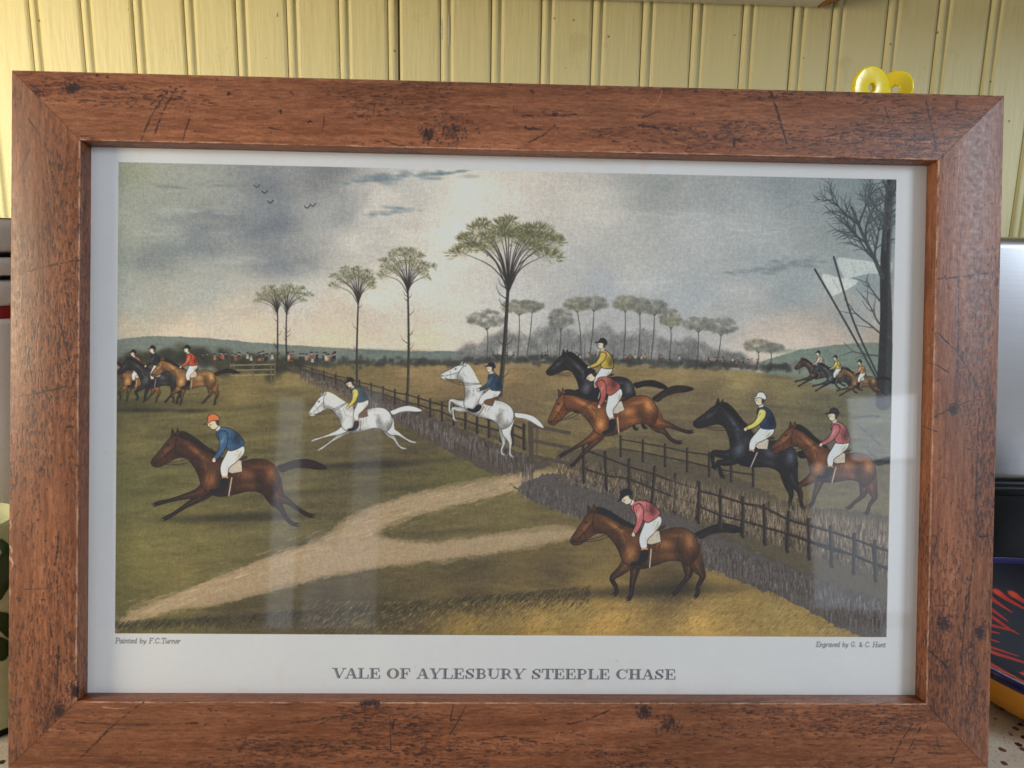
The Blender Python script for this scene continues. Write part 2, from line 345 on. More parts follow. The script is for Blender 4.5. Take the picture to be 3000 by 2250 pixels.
def paint_print():
    k = 1.0
    P = Painter(SW, SH, k, (203, 202, 203))
    # paper: slight foxing and mottle
    P.a += (P.noise(160, 160, 5)*.012+P.noise(6, 6, 8, 2)*.006)[..., None]*np.array([1, 1, 1.1], np.float32)
    r = np.random.default_rng(5)
    for i in range(60):
        P.blob(r.uniform(0, SW), r.uniform(0, SH), r.uniform(1, 3.5), r.uniform(1, 3.5), (150, 118, 92), r.uniform(.08, .35))
    for i in range(10):
        P.blob(r.uniform(0, SW), r.choice([r.uniform(0, 60), r.uniform(1080, SH)]), r.uniform(8, 26), r.uniform(6, 20), (196, 172, 150), .16)
    a, b, c, d = int(AX0*k), int(AY0*k), int(round(AX1*k)), int(round(AY1*k))
    P.clip = np.zeros((P.h, P.w), np.float32)
    edge = 1.2
    P.clip[b:d, a:c] = 1
    def ctrl(l): return [V(x, y)+(cc,) for x, y, cc in l]
    sky = P.field(ctrl([
      (265,360,(150,156,132)),(265,480,(158,164,146)),(268,600,(152,160,146)),(420,395,(146,151,142)),(350,470,(150,156,148)),(340,545,(128,136,134)),(430,520,(126,134,136)),(560,390,(128,134,138)),(560,480,(116,124,132)),(600,560,(132,139,142)),(700,370,(126,131,132)),(720,460,(150,153,152)),
      (640,640,(188,188,178)),(800,430,(198,193,181)),(760,520,(190,187,176)),(300,640,(164,168,158)),(440,630,(166,171,164)),(900,600,(208,201,188)),(1000,420,(212,200,182)),(960,520,(210,200,184)),(860,370,(184,184,176)),(1120,380,(200,190,176)),(1250,440,(188,184,172)),
      (1400,400,(152,156,150)),(1560,420,(150,155,152)),(1700,400,(138,146,146)),(1850,410,(128,140,140)),(1920,470,(130,144,142)),(1350,560,(176,176,168)),(1300,620,(166,170,170)),(1500,520,(170,173,168)),(1480,640,(162,168,168)),(1620,560,(160,166,164)),
      (1700,620,(150,159,158)),(1850,600,(140,153,152)),(1600,680,(172,174,170)),(1100,640,(188,187,180)),(800,650,(204,198,184)),(500,680,(190,182,164)),(280,700,(184,174,150)),(400,715,(200,184,160)),(560,720,(208,188,162)),(720,735,(212,190,162)),(900,745,(212,190,162)),(700,690,(202,188,166)),(960,700,(200,192,176)),
      (1700,735,(196,182,164)),(1800,745,(190,174,154)),(1900,735,(172,160,142)),(1640,740,(196,180,162)),(1850,690,(158,162,156)),(1250,700,(170,170,166))]), 46, 3, (a, b, c, d))
    gr = P.noise(60, 26, 31, 4)[b:d, a:c]*.016+P.noise(200, 70, 77, 4)[b:d, a:c]*.035
    sky = sky*np.array([1.005, .985, .995], np.float32); lum = sky.mean(2, keepdims=True); sky = sky+(lum-.64)*.02+.015
    P.a[b:d, a:c] = sky+gr[..., None]*np.array([1, 1, 1], np.float32)
    def cloud(l, col, al, seed):
        rr = np.random.default_rng(seed)
        for x, y, rx, ry in l:
            for i in range(16):
                q = V(x+rr.normal(0, rx*.55), y+rr.normal(0, ry*.5)); P.blob(q[0], q[1], rx*rr.uniform(.18, .42), ry*rr.uniform(.25, .55), col, al*rr.uniform(.3, .75), rr.uniform(-.1, .1), p=1.8)
    cloud([(830,382,62,12),(900,376,66,10),(770,392,36,7),(960,372,40,7)], (118,134,142), .75, 1)
    cloud([(850,452,46,9),(810,462,30,6)], (132,144,150), .6, 2)
    cloud([(1640,585,46,10),(1720,568,42,12),(1590,588,28,6),(1690,578,50,9)], (124,134,138), .55, 3)
    cloud([(380,402,60,8),(470,398,40,6)], (126,132,126), .35, 4)
    cloud([(480,470,110,26),(380,545,80,18),(600,430,70,26)], (112,120,128), .22, 5); cloud([(420,450,90,10),(520,560,70,9),(330,500,50,8)], (172,176,170), .28, 6); cloud([(1500,470,120,12),(1400,610,100,10),(1650,500,90,9)], (186,188,182), .22, 8)
    # far hills
    P.poly(VV([(240,730),(330,722),(430,726),(560,738),(700,748),(860,756),(1000,757),(1000,800),(240,800)]), (122,130,122), 1, smooth=False, rough=.5)
    P.poly(VV([(1640,780),(1720,756),(1800,745),(1880,740),(1950,742),(1950,860),(1640,830)]), (126,138,124), 1, smooth=False, rough=.6)
    for i in range(60):
        x = r.uniform(250, 980); q = V(x, 745+(x-250)*.03+r.uniform(-8, 30)); P.blob(q[0], q[1], r.uniform(20, 60), r.uniform(2, 5), r.choice([(96,112,108),(134,138,120),(104,118,118)]).tolist(), .35)
    for i in range(40):
        q = V(r.uniform(1660, 1930), r.uniform(755, 830)); P.blob(q[0], q[1], r.uniform(14, 40), r.uniform(2, 5), [(104,122,112),(142,150,130)][i % 2], .35)
    # ground
    gpoly = VV([(230,812),(420,800),(600,776),(760,782),(900,781),(1100,780),(1250,778),(1420,784),(1560,795),(1700,815),(1800,840),(1960,868),(1960,1420),(230,1420)])
    box, m = P.polymask(crom(gpoly))
    G = P.field(ctrl([
      (270,850,(74,74,46)),(340,900,(96,92,58)),(520,850,(124,112,70)),(620,830,(130,118,76)),(480,900,(106,100,62)),(700,860,(118,106,70)),(300,960,(112,106,64)),(450,960,(92,88,56)),(600,930,(98,92,58)),(260,1060,(96,98,58)),(330,1040,(92,92,54)),
      (300,1180,(116,112,62)),(420,1160,(112,106,62)),(560,1120,(100,94,60)),(800,1000,(84,78,52)),(880,960,(84,76,52)),(700,1040,(92,86,58)),(960,1030,(96,94,54)),(1060,1010,(98,96,56)),(850,1060,(100,94,62)),
      (380,1240,(118,110,64)),(300,1270,(104,100,54)),(280,1340,(96,92,50)),(520,1330,(84,76,48)),(700,1320,(70,62,44)),(850,1320,(76,68,46)),(1000,1290,(92,80,50)),(1000,1350,(140,118,62)),(1150,1350,(160,132,70)),(1300,1350,(176,142,76)),(1500,1350,(178,146,80)),(1700,1360,(150,130,76)),(1250,1310,(150,128,70)),(1550,1290,(146,124,70)),
      (980,1120,(112,102,66)),(1100,1090,(116,108,66)),(1160,1120,(106,96,60)),(1000,1220,(86,76,50)),(1180,1240,(92,80,52)),(1450,1270,(80,68,48)),
      (900,800,(142,122,84)),(1050,800,(150,128,88)),(1250,800,(140,122,84)),(1450,800,(140,124,84)),(1600,815,(146,132,86)),(1700,835,(124,116,80)),(1500,860,(112,100,72)),(1650,880,(108,100,74)),(1800,880,(102,100,76)),(1900,900,(92,96,80)),(1100,880,(112,98,70)),(1000,860,(122,106,74)),(1450,950,(100,90,68)),(1600,980,(96,88,66)),(1800,960,(98,98,84))]), 26, 9, box)
    P._blend(box, m, G*np.array([1.13, 1.08, 1.06], np.float32)+(P.noise(40, 8, 11, 4)[box[1]:box[3], box[0]:box[2]]*.05)[..., None]*np.array([1, .95, .7], np.float32))
    # broad brush marks on the turf
    rr = np.random.default_rng(12)
    for i in range(520):
        x, y = rr.uniform(250, 1000), rr.uniform(830, 1240); q = V(x, y); L = rr.uniform(20, 70)
        cc = [(70,66,42),(136,126,78),(150,138,86),(88,84,50)][rr.integers(4)]
        P.line([q, (q[0]+L*.5, q[1]-L*.03-rr.uniform(0, 5)), (q[0]+L, q[1]-L*.12)], rr.uniform(1.5, 5), cc, rr.uniform(.08, .24), w2=.5)
    for i in range(260):
        x, y = rr.uniform(900, 1900), rr.uniform(800, 960); q = V(x, y); L = rr.uniform(15, 60)
        P.line([q, (q[0]+L, q[1]+L*.06)], rr.uniform(1, 3), [(90,80,60),(160,144,100)][i % 2], rr.uniform(.1, .25), w2=.5)
    for i in range(70):
        x, y = rr.uniform(260, 1000), rr.uniform(835, 1250); q = V(x, y); P.blob(q[0], q[1], rr.uniform(40, 130), rr.uniform(4, 10), [(150,138,84),(60,58,38),(132,126,76),(78,72,46)][i % 4], .34, -.10)
    for i in range(40):
        x, y = rr.uniform(1150, 1900), rr.uniform(800, 960); q = V(x, y); P.blob(q[0], q[1], rr.uniform(30, 100), rr.uniform(3, 7), [(164,146,98),(84,76,58)][i % 2], .3, .05)
    for i in range(4200):
        x, y = rr.uniform(245, 1240), rr.uniform(835, 1345); q = V(x, y); L = rr.uniform(2, 6)
        P.line([q, (q[0]+L, q[1]-L*.35)], 1.1, [(60,56,36),(150,138,86),(84,80,50),(116,110,66)][i % 4], .32, w2=.5)
    # the sandy track
    for pts, al in (([(240,1350),(300,1316),(420,1262),(560,1206),(690,1160),(760,1110),(900,1068),(1020,1040),(1120,1020),(1190,1014),(1190,1030),(1080,1062),(960,1092),(860,1120),(800,1150),(900,1172),(1040,1160),(1180,1142),(1260,1148),(1180,1170),(1020,1200),(860,1218),(720,1240),(600,1268),(470,1300),(360,1322),(240,1360)], .85),):
        sh = [(x+rr.normal(0, 3), y+rr.normal(0, 2)) for x, y in pts]
        for kk in range(5):
            sh = [(x+rr.normal(0, 9), y+rr.normal(0, 4.5)) for x, y in pts]; P.poly(VV(sh), (184,156,124), .30, rough=2.4)
    for i in range(340):
        t = rr.uniform(0, 1); x = 260+t*900+rr.normal(0, 14); y = 1338-t*310+rr.normal(0, 12)-50*math.sin(t*3.1)*.4; q = V(x, y); L = rr.uniform(10, 46)
        P.line([q, (q[0]+L*.6, q[1]-L*.2), (q[0]+L, q[1]-L*.34)], rr.uniform(1.5, 4), [(200,170,134),(140,122,88),(208,178,140)][i % 3], .28, w2=.5)
    # dark verge tussocks along the foreground
    for i in range(2600):
        t = rr.uniform(0, 1); x = 240+t*1020; yb = 1348-20*math.sin(t*2.2)-t*t*62; y = yb+abs(rr.normal(0, 16))*(.5+t); q = V(x, y); L = rr.uniform(6, 16)
        P.line([q, (q[0]+L*.3, q[1]-L*.5), (q[0]+L*.9, q[1]-L*.8)], 1.6, [(52,46,32),(66,58,36),(88,80,48),(44,40,30)][i % 4], .6, w2=.4)
    for i in range(2600):
        x = rr.uniform(640, 1830); lo = 1300 if x < 1150 else 1285+max(0, (x-1600))*.22; y = rr.uniform(lo, 1372); q = V(x, y); L = rr.uniform(6, 14)
        P.line([q, (q[0]+L*.4, q[1]-L*.4), (q[0]+L*.9, q[1]-L*.6)], 1.5, [(188,156,84),(150,124,66),(110,90,50),(204,170,92),(94,78,46)][i % 5], .5, w2=.4)
    # distant wood: soft grey clumps, trunks and dabs
    rr = np.random.default_rng(21)
    def env(x):
        t = min(1, max(0, (x-972)/640)); return 98*max(0, math.sin(math.pi*t))**.45*(1-.38*t)*(.86+.14*math.sin(x*.06)+.08*math.sin(x*.17+1))
    for i in range(620):
        x = rr.uniform(975, 1612); h_ = env(x); q = V(x, 778+max(0, x-1300)*.04-h_*rr.uniform(0, .92))
        P.blob(q[0], q[1], rr.uniform(7, 17), rr.uniform(6, 14), [(142,140,136),(152,148,142),(118,116,116),(130,130,130),(104,104,102)][i % 5], .34, p=1.4)
    for i in range(2600):
        x = rr.uniform(975, 1612); h_ = env(x); y = 778+max(0, x-1300)*.04-h_*math.sqrt(rr.uniform(0, 1.05)); q = V(x, y); L = rr.uniform(3, 9); an = rr.uniform(-2.5, -.6)
        P.line([q, (q[0]+math.cos(an)*L, q[1]+math.sin(an)*L)], 1.1, [(92,90,86),(160,156,146),(108,104,102),(80,78,74)][i % 4], .42, w2=.4)
    for i in range(46):
        x = rr.uniform(1000, 1600); f = V(x, 778+max(0, x-1300)*.04); P.line([f, (f[0]+rr.normal(0, 2), f[1]-env(x)*rr.uniform(.4, .75))], rr.uniform(1.2, 2.4), (86,84,82), .6, w2=.7)
    def far_tree(x, y, fx, fy, rx, ry, col, seed):
        r2 = np.random.default_rng(seed); f = V(fx, fy); cpt = V(x, y)
        P.line([f, ((f[0]+cpt[0])/2+2, (f[1]+cpt[1])/2), (cpt[0], cpt[1]+ry*.7)], 2.8, (84,80,76), .85, w2=1.6)
        for i in range(6):
            a = math.pi*(.1+.16*i); P.line([(cpt[0], cpt[1]+ry*.9), (cpt[0]-math.cos(a)*rx*.6, cpt[1]-math.sin(a)*ry*.3)], 1.6, (92,88,82), .8, w2=.6)
        for i in range(70):
            a, q = r2.uniform(0, 6.28), math.sqrt(r2.uniform(0, 1)); px, py = cpt[0]+math.cos(a)*rx*q, cpt[1]+math.sin(a)*ry*q*(.9 if math.sin(a) < 0 else .55)
            P.blob(px, py, r2.uniform(4, 8), r2.uniform(3, 6), mixc(col, [(80,78,66),(190,184,160)][i % 2], r2.uniform(.1, .45)), .5, p=1.6)
        for i in range(120):
            a, q = r2.uniform(0, 6.28), math.sqrt(r2.uniform(.2, 1.05)); px, py = cpt[0]+math.cos(a)*rx*q, cpt[1]+math.sin(a)*ry*q*(.95 if math.sin(a) < 0 else .6)
            P.line([(px, py), (px+r2.normal(0, 3), py-r2.uniform(1, 5))], 1.0, mixc(col, (60,58,48), r2.uniform(0, .7)), .6, w2=.4)
    for i, (x, y, fx, fy, rx, ry) in enumerate([(1110,664,1106,768,38,18),(1138,662,1126,768,26,14),(1040,690,1040,770,40,24),(1236,658,1244,772,28,18),(1272,656,1262,772,32,18),(1200,690,1196,770,26,26),(1340,656,1336,774,26,20),(1372,662,1368,776,24,20),(1404,664,1396,776,30,20),(1440,690,1436,778,24,24),(1500,702,1496,784,34,18),(1550,706,1540,788,34,22),(1632,748,1628,798,32,16),(1660,752,1656,800,26,12),(1720,790,1722,806,22,11)]):
        far_tree(x, y, fx, fy, rx, ry, [(142,138,118),(134,132,122),(126,126,120)][i % 3], 100+i)
    # hedge line along the back and a small crowd
    for i in range(520):
        x = rr.uniform(600, 1700); y = 776+(0 if x < 1300 else (x-1300)*.045)+rr.normal(0, 4)+(4 if x < 1000 else 0); q = V(x, y)
        P.blob(q[0], q[1], rr.uniform(4, 11), rr.uniform(3, 7), [(66,66,58),(86,84,74),(74,76,66),(58,56,52)][i % 4], .6, p=1.5)
    for i in range(160):
        x = rr.uniform(250, 640); y = 788+rr.normal(0, 9)-max(0, 10-abs(x-380)*.05)*2; q = V(x, y)
        P.blob(q[0], q[1], rr.uniform(8, 18), rr.uniform(6, 14), [(58,58,44),(74,74,54),(50,50,40)][i % 3], .6, p=1.5)
    for i in range(84):
        x = rr.uniform(1080, 1640) if i < 34 else rr.uniform(430, 720); y = (769 if i < 34 else 774)+max(0, x-1300)*.05+rr.normal(0, 2); q = V(x, y); h = 6 if i < 34 else 9
        cc = [(196,120,84),(52,46,44),(190,180,158),(170,86,62),(60,54,50),(46,44,44)][i % 6]
        P.poly([(q[0]-h*.34, q[1]), (q[0]-h*.3, q[1]-h*.8), (q[0], q[1]-h), (q[0]+h*.3, q[1]-h*.8), (q[0]+h*.36, q[1])], cc, .85, smooth=False)
        P.blob(q[0], q[1]-h*1.2, h*.2, h*.22, (200,164,138), .9); P.line([(q[0]-h*.16, q[1]-h*1.45), (q[0]+h*.16, q[1]-h*1.45)], h*.3, (34,32,32), .9)
    # a field gate
    for yy in (786, 797, 808): P.line(VV([(492,yy),(586,yy-2)]), 2.6, (158,140,104), .9)
    for xx in (492, 499, 540, 578, 586): P.line(VV([(xx,782),(xx,820)]), 3, (120,102,74), .9)
    # slim trees
    gcol = [(84,86,58),(120,118,80),(158,152,106)]
    for (fx, fy, tx, ty, w, cx, cy, rx, ry, n, sd) in [(592,790,592,668,4,580,634,32,24,150,1),(612,790,611,668,4,620,630,38,26,170,2),(762,880,764,646,5,758,596,46,32,230,3),(868,890,870,622,6,868,566,54,40,300,4),(1068,850,1086,612,10.5,1088,512,108,50,800,5)]:
        f = V(fx, fy); t = V(tx, ty); cc = V(cx, cy); tall_tree(P, f[0], f[1], t[0], t[1], w, (cc[0], cc[1], rx, ry), gcol, sd, n)
    # big bare tree at the right edge and leaning poles with white pennants
    rr = np.random.default_rng(33); bc = (62,66,66)
    P.poly(VV([(1806,560),(1850,562),(1900,568),(1926,566),(1922,592),(1880,592),(1838,600),(1824,604)]), (206,207,198), .62)
    P.poly(VV([(1772,594),(1810,600),(1850,606),(1838,620),(1800,638),(1790,632)]), (210,210,200), .68)
    for l in ([(1836,566),(1846,590)], [(1866,568),(1876,592)], [(1796,604),(1810,628)]): P.line(VV(l), 3, (170,172,164), .7)
    P.line(VV([(1798,556),(1840,690),(1896,812)]), 4.2, bc, 1); P.line(VV([(1756,582),(1826,700),(1892,816)]), 4.2, bc, 1)
    P.line(VV([(1908,870),(1914,700),(1912,560),(1924,380)]), 34, (46,48,48), 1, w2=14)
    P.line(VV([(1916,870),(1922,700),(1922,560),(1932,380)]), 12, (84,86,84), .5, w2=6)
    def branch(x, y, an, L, w, dep):
        n = 4; pts = [(x, y)]; a = an
        for i in range(n):
            a += rr.normal(0, .13); x += math.cos(a)*L/n; y += math.sin(a)*L/n; pts.append((x, y))
        P.line(pts, w, (70,74,76) if w > 3 else (84,92,94), .95, w2=w*.5)
        if dep <= 0: return
        for i in range(1, n+1):
            for sg in (-1, 1):
                if rr.random() < .72: branch(pts[i][0], pts[i][1], a+sg*rr.uniform(.35, .75), L*rr.uniform(.42, .62), max(1.0, w*.55), dep-1)
    q = V(1906, 600); branch(q[0], q[1], -2.05, 170, 10, 3); q = V(1912, 540); branch(q[0], q[1], -1.8, 130, 8, 3); q = V(1912, 470); branch(q[0], q[1], -1.5, 90, 6, 2)
    for yy, L in ((650,50),(700,60),(720,70),(770,60),(900,60),(960,50),(1000,40)):
        q = V(1900, yy); branch(q[0], q[1], -2.5+rr.normal(0, .2), L, 4, 1)
    # bank and dry reeds along the diagonal fence
    rr = np.random.default_rng(44)
    P.poly(VV([(610,782),(700,806),(860,866),(1000,930),(1130,984),(1180,1000),(1100,1022),(1030,1012),(900,940),(760,860),(640,806)]), (92,80,72), .95, rough=2.4)
    P.poly(VV([(1098,1050),(1190,1020),(1300,1046),(1420,1096),(1560,1160),(1720,1230),(1940,1316),(1940,1400),(1840,1370),(1700,1300),(1560,1244),(1400,1180),(1240,1120),(1140,1080)]), (94,86,84), .95, rough=3)
    P.poly(VV([(1190,985),(1300,968),(1420,985),(1560,1020),(1720,1090),(1940,1130),(1940,1320),(1720,1236),(1560,1166),(1420,1100),(1300,1050)]), (92,82,68), .8, rough=2.5)
    for i in range(3600):
        t = rr.uniform(0, 1)
        if i % 5 < 2: x = 640+t*500; y = 800+t*195+rr.uniform(-6, 26)*(.4+t)
        else: x = 1110+t*830; y = 1040+t*290+rr.uniform(-18, 44)*(.6+t*.6)
        q = V(x, y); L = rr.uniform(8, 26)*(.5+t*.7)
        P.line([q, (q[0]+rr.normal(0, 2), q[1]+L)], rr.uniform(1.2, 4)*(.5+.6*t), [(132,122,122),(72,60,54),(150,142,144),(58,48,44),(112,98,88),(96,84,70)][i % 6], .45, w2=.8)
    for i in range(4600):
        t = rr.uniform(0, 1); x = 1190+t*740; y = 990+t*165+rr.uniform(0, 92)*(.5+.6*t); q = V(x, y); L = rr.uniform(12, 30)*(.6+.5*t); cv = rr.normal(0, 5)
        P.line([q, (q[0]+cv*.3, q[1]-L*.5), (q[0]+cv, q[1]-L)], 1.4, [(166,144,118),(62,48,40),(134,110,86),(182,162,136),(44,34,30),(104,84,66)][i % 6], .68, w2=.4)
    for i in range(1100):
        t = rr.uniform(0, 1); x = 680+t*460; y = 806+t*170; q = V(x, y); L = rr.uniform(6, 20)*(.4+t)
        P.line([q, (q[0]+rr.normal(0, 3), q[1]-L)], 1.2, [(128,108,84),(70,58,48),(92,76,60)][i % 3], .6, w2=.4)
    # fence: posts and two twisted rails
    fc = (46,38,34)
    def fence(a0, a1, n, h0, h1, w0, w1, jit=0):
        tops = []
        for i in range(n):
            t = i/(n-1); x = a0[0]+(a1[0]-a0[0])*t; y = a0[1]+(a1[1]-a0[1])*t; h = h0+(h1-h0)*t; w = w0+(w1-w0)*t
            dx = rr.normal(0, jit)
            P.line(VV([(x, y), (x+dx, y-h)]), w, fc, 1); P.line(VV([(x+w*.3, y-2), (x+dx+w*.3, y-h)]), w*.25, (112,96,82), .7); tops.append((x+dx, y, h, w))
        for fr in (.86, .42):
            pts = [(x+rr.normal(0, 1), y-h*fr+rr.normal(0, h*.03)) for x, y, h, w in tops]
            P.line(VV(pts), max(1.4, w0*.55), fc, 1, w2=max(1.6, w1*.6)); P.line([(p[0], p[1]-1) for p in VV(pts)], .9, (120,102,86), .5)
    fence((640,800),(1120,968),20,16,52,2,7); fence((1250,1040),(1940,1270),15,80,84,7,8,3); fence((1330,985),(1620,1050),7,44,54,5,6)
    P.line(VV([(1134,910),(1136,996)]), 11, (88,72,60), 1); P.line(VV([(1148,918),(1148,994)]), 6, (108,90,74), 1)
    for yy in (918, 950, 984): P.line(VV([(1138,yy),(1218,yy+16)]), 8, (92,76,64), 1)
    # horses and riders, back to front: far group, right pack, leapers, near runners
    bay = (104,60,34); bayh = (190,124,74); bk = (36,34,38); bkh = (104,104,114); wh = (196,194,190); whh = (236,234,228); dk = (26,18,18)
    def H(x, y, s, ang, **kw):
        q = V(x, y); draw_horse(P, q[0], q[1], s, ang, **kw)
    def shadow(x, y, rx, ry): q = V(x, y); P.blob(q[0], q[1], rx, ry, (40,36,28), .6, -.04, p=1.4)
    for x, y, sx in ((292,882,40),(330,884,40),(410,884,46)): shadow(x, y, sx, 5)
    H(296, 818, .40, .02, coat=(150,98,56), hi=(206,152,96), leg=(60,42,32), dark=dk, legs='trot', jacket=(196,108,92), cap=(28,26,28))
    H(336, 816, .44, .04, coat=(44,42,44), hi=(96,96,100), leg=(26,26,28), dark=dk, legs='trot', jacket=(40,40,46), cap=(26,26,28))
    H(412, 818, .46, .0, coat=(142,98,56), hi=(202,156,100), leg=(52,36,28), dark=dk, legs='trot', jacket=(208,84,48), cap=(26,24,26))
    for x, y, cc, jc in ((1768,806,(74,52,42),(196,176,152)),(1806,816,(52,58,66),(204,180,84)),(1860,826,(120,86,52),(196,140,90))):
        H(x, y, .30, .06, coat=cc, hi=mixc(cc, (255,230,200), .35), leg=mixc(cc, (0,0,0), .5), dark=dk, jacket=jc, detail=False)
    H(1290, 838, .66, .16, coat=bk, hi=bkh, leg=(20,18,22), dark=(14,12,14), legs='tuck', jacket=(196,166,66), cap=(28,28,30))
    H(1036, 878, .62, .5, coat=wh, hi=whh, leg=(176,172,166), dark=(60,56,54), mane=(214,208,192), legs='tuck', jacket=(40,74,104), cap=(30,32,40), cloth=(120,76,48), lean=-.36, breeches=(232,228,214))
    shadow(770, 1002, 110, 9)
    H(772, 906, .60, .0, coat=wh, hi=whh, leg=(178,174,168), dark=(60,56,54), mane=(220,214,200), jacket=(50,84,104), sleeve=(206,186,76), cap=(26,26,30), lean=-.25, cloth=(120,76,48))
    H(1632, 978, .82, .30, coat=bk, hi=(92,96,110), leg=(20,20,24), dark=(12,10,14), legs='tuck', jacket=(36,60,96), sleeve=(214,194,92), cap=(228,226,216), lean=-.2)
    H(1806, 1010, .80, .14, coat=(112,66,42), hi=(188,122,76), leg=(54,34,28), dark=dk, legs='trot', jacket=(188,104,104), cap=(40,44,60), lean=-.1)
    H(1326, 900, .80, -.2, coat=(128,72,36), hi=(214,142,82), leg=(36,26,24), dark=dk, mane=(34,26,28), legs='gallop', jacket=(186,92,80), cap=(28,28,34), lean=-.42)
    shadow(520, 1116, 190, 10)
    H(498, 1030, .92, .06, coat=(76,42,28), hi=(156,98,60), leg=(30,24,28), dark=(22,14,14), jacket=(58,98,138), cap=(222,118,64), lean=-.42, mane=(34,24,24))
    shadow(1390, 1278, 220, 16)
    H(1400, 1186, .94, -.03, coat=(98,58,34), hi=(176,118,70), leg=(34,26,28), dark=(22,14,12), mane=(26,24,30), legs='trot', jacket=(200,106,106), cap=(26,32,44), lean=-.5)
    # reeds and fence in front of the right-hand pack
    for i in range(2000):
        t = rr.uniform(0, 1); x = 1440+t*490; y = 1050+t*100+rr.uniform(-4, 54); q = V(x, y); L = rr.uniform(14, 34); cv = rr.normal(0, 5)
        P.line([q, (q[0]+cv*.3, q[1]-L*.5), (q[0]+cv, q[1]-L)], 1.4, [(160,138,112),(66,52,42),(130,108,86),(176,156,130)][i % 4], .65, w2=.4)
    fence((1500,1128),(1940,1272),10,84,86,7.5,8,3)
    for x, y in ((548,402),(565,415),(577,436),(655,447),(667,443)):
        q = V(x, y); P.line([(q[0]-6, q[1]-4), (q[0], q[1]+1), (q[0]+6, q[1]-5)], 1.8, (40,42,48), .9)
    # aquatint grain over the picture only, greenish tone at the left edge
    g = P.noise(3, 3, 61, 1)*.028+P.noise(7, 5, 63, 2)*.007
    P.a[b:d, a:c] += g[b:d, a:c, None]
    # tone curve of the old colour plate: deep darks, and a fine ruled grain
    g2 = P.noise(1.6, 14, 71, 1)[b:d, a:c]*.012+P.noise(14, 1.6, 73, 1)[b:d, a:c]*.012
    v_ = np.clip(P.a[b:d, a:c]+g2[..., None], 0, 1); lum = v_.mean(2, keepdims=True); P.a[b:d, a:c] = np.clip(v_*(.68+.50*lum), 0, 1)
    P.clip = None
    lettering(P)
    return np.clip(P.a, 0, 1)

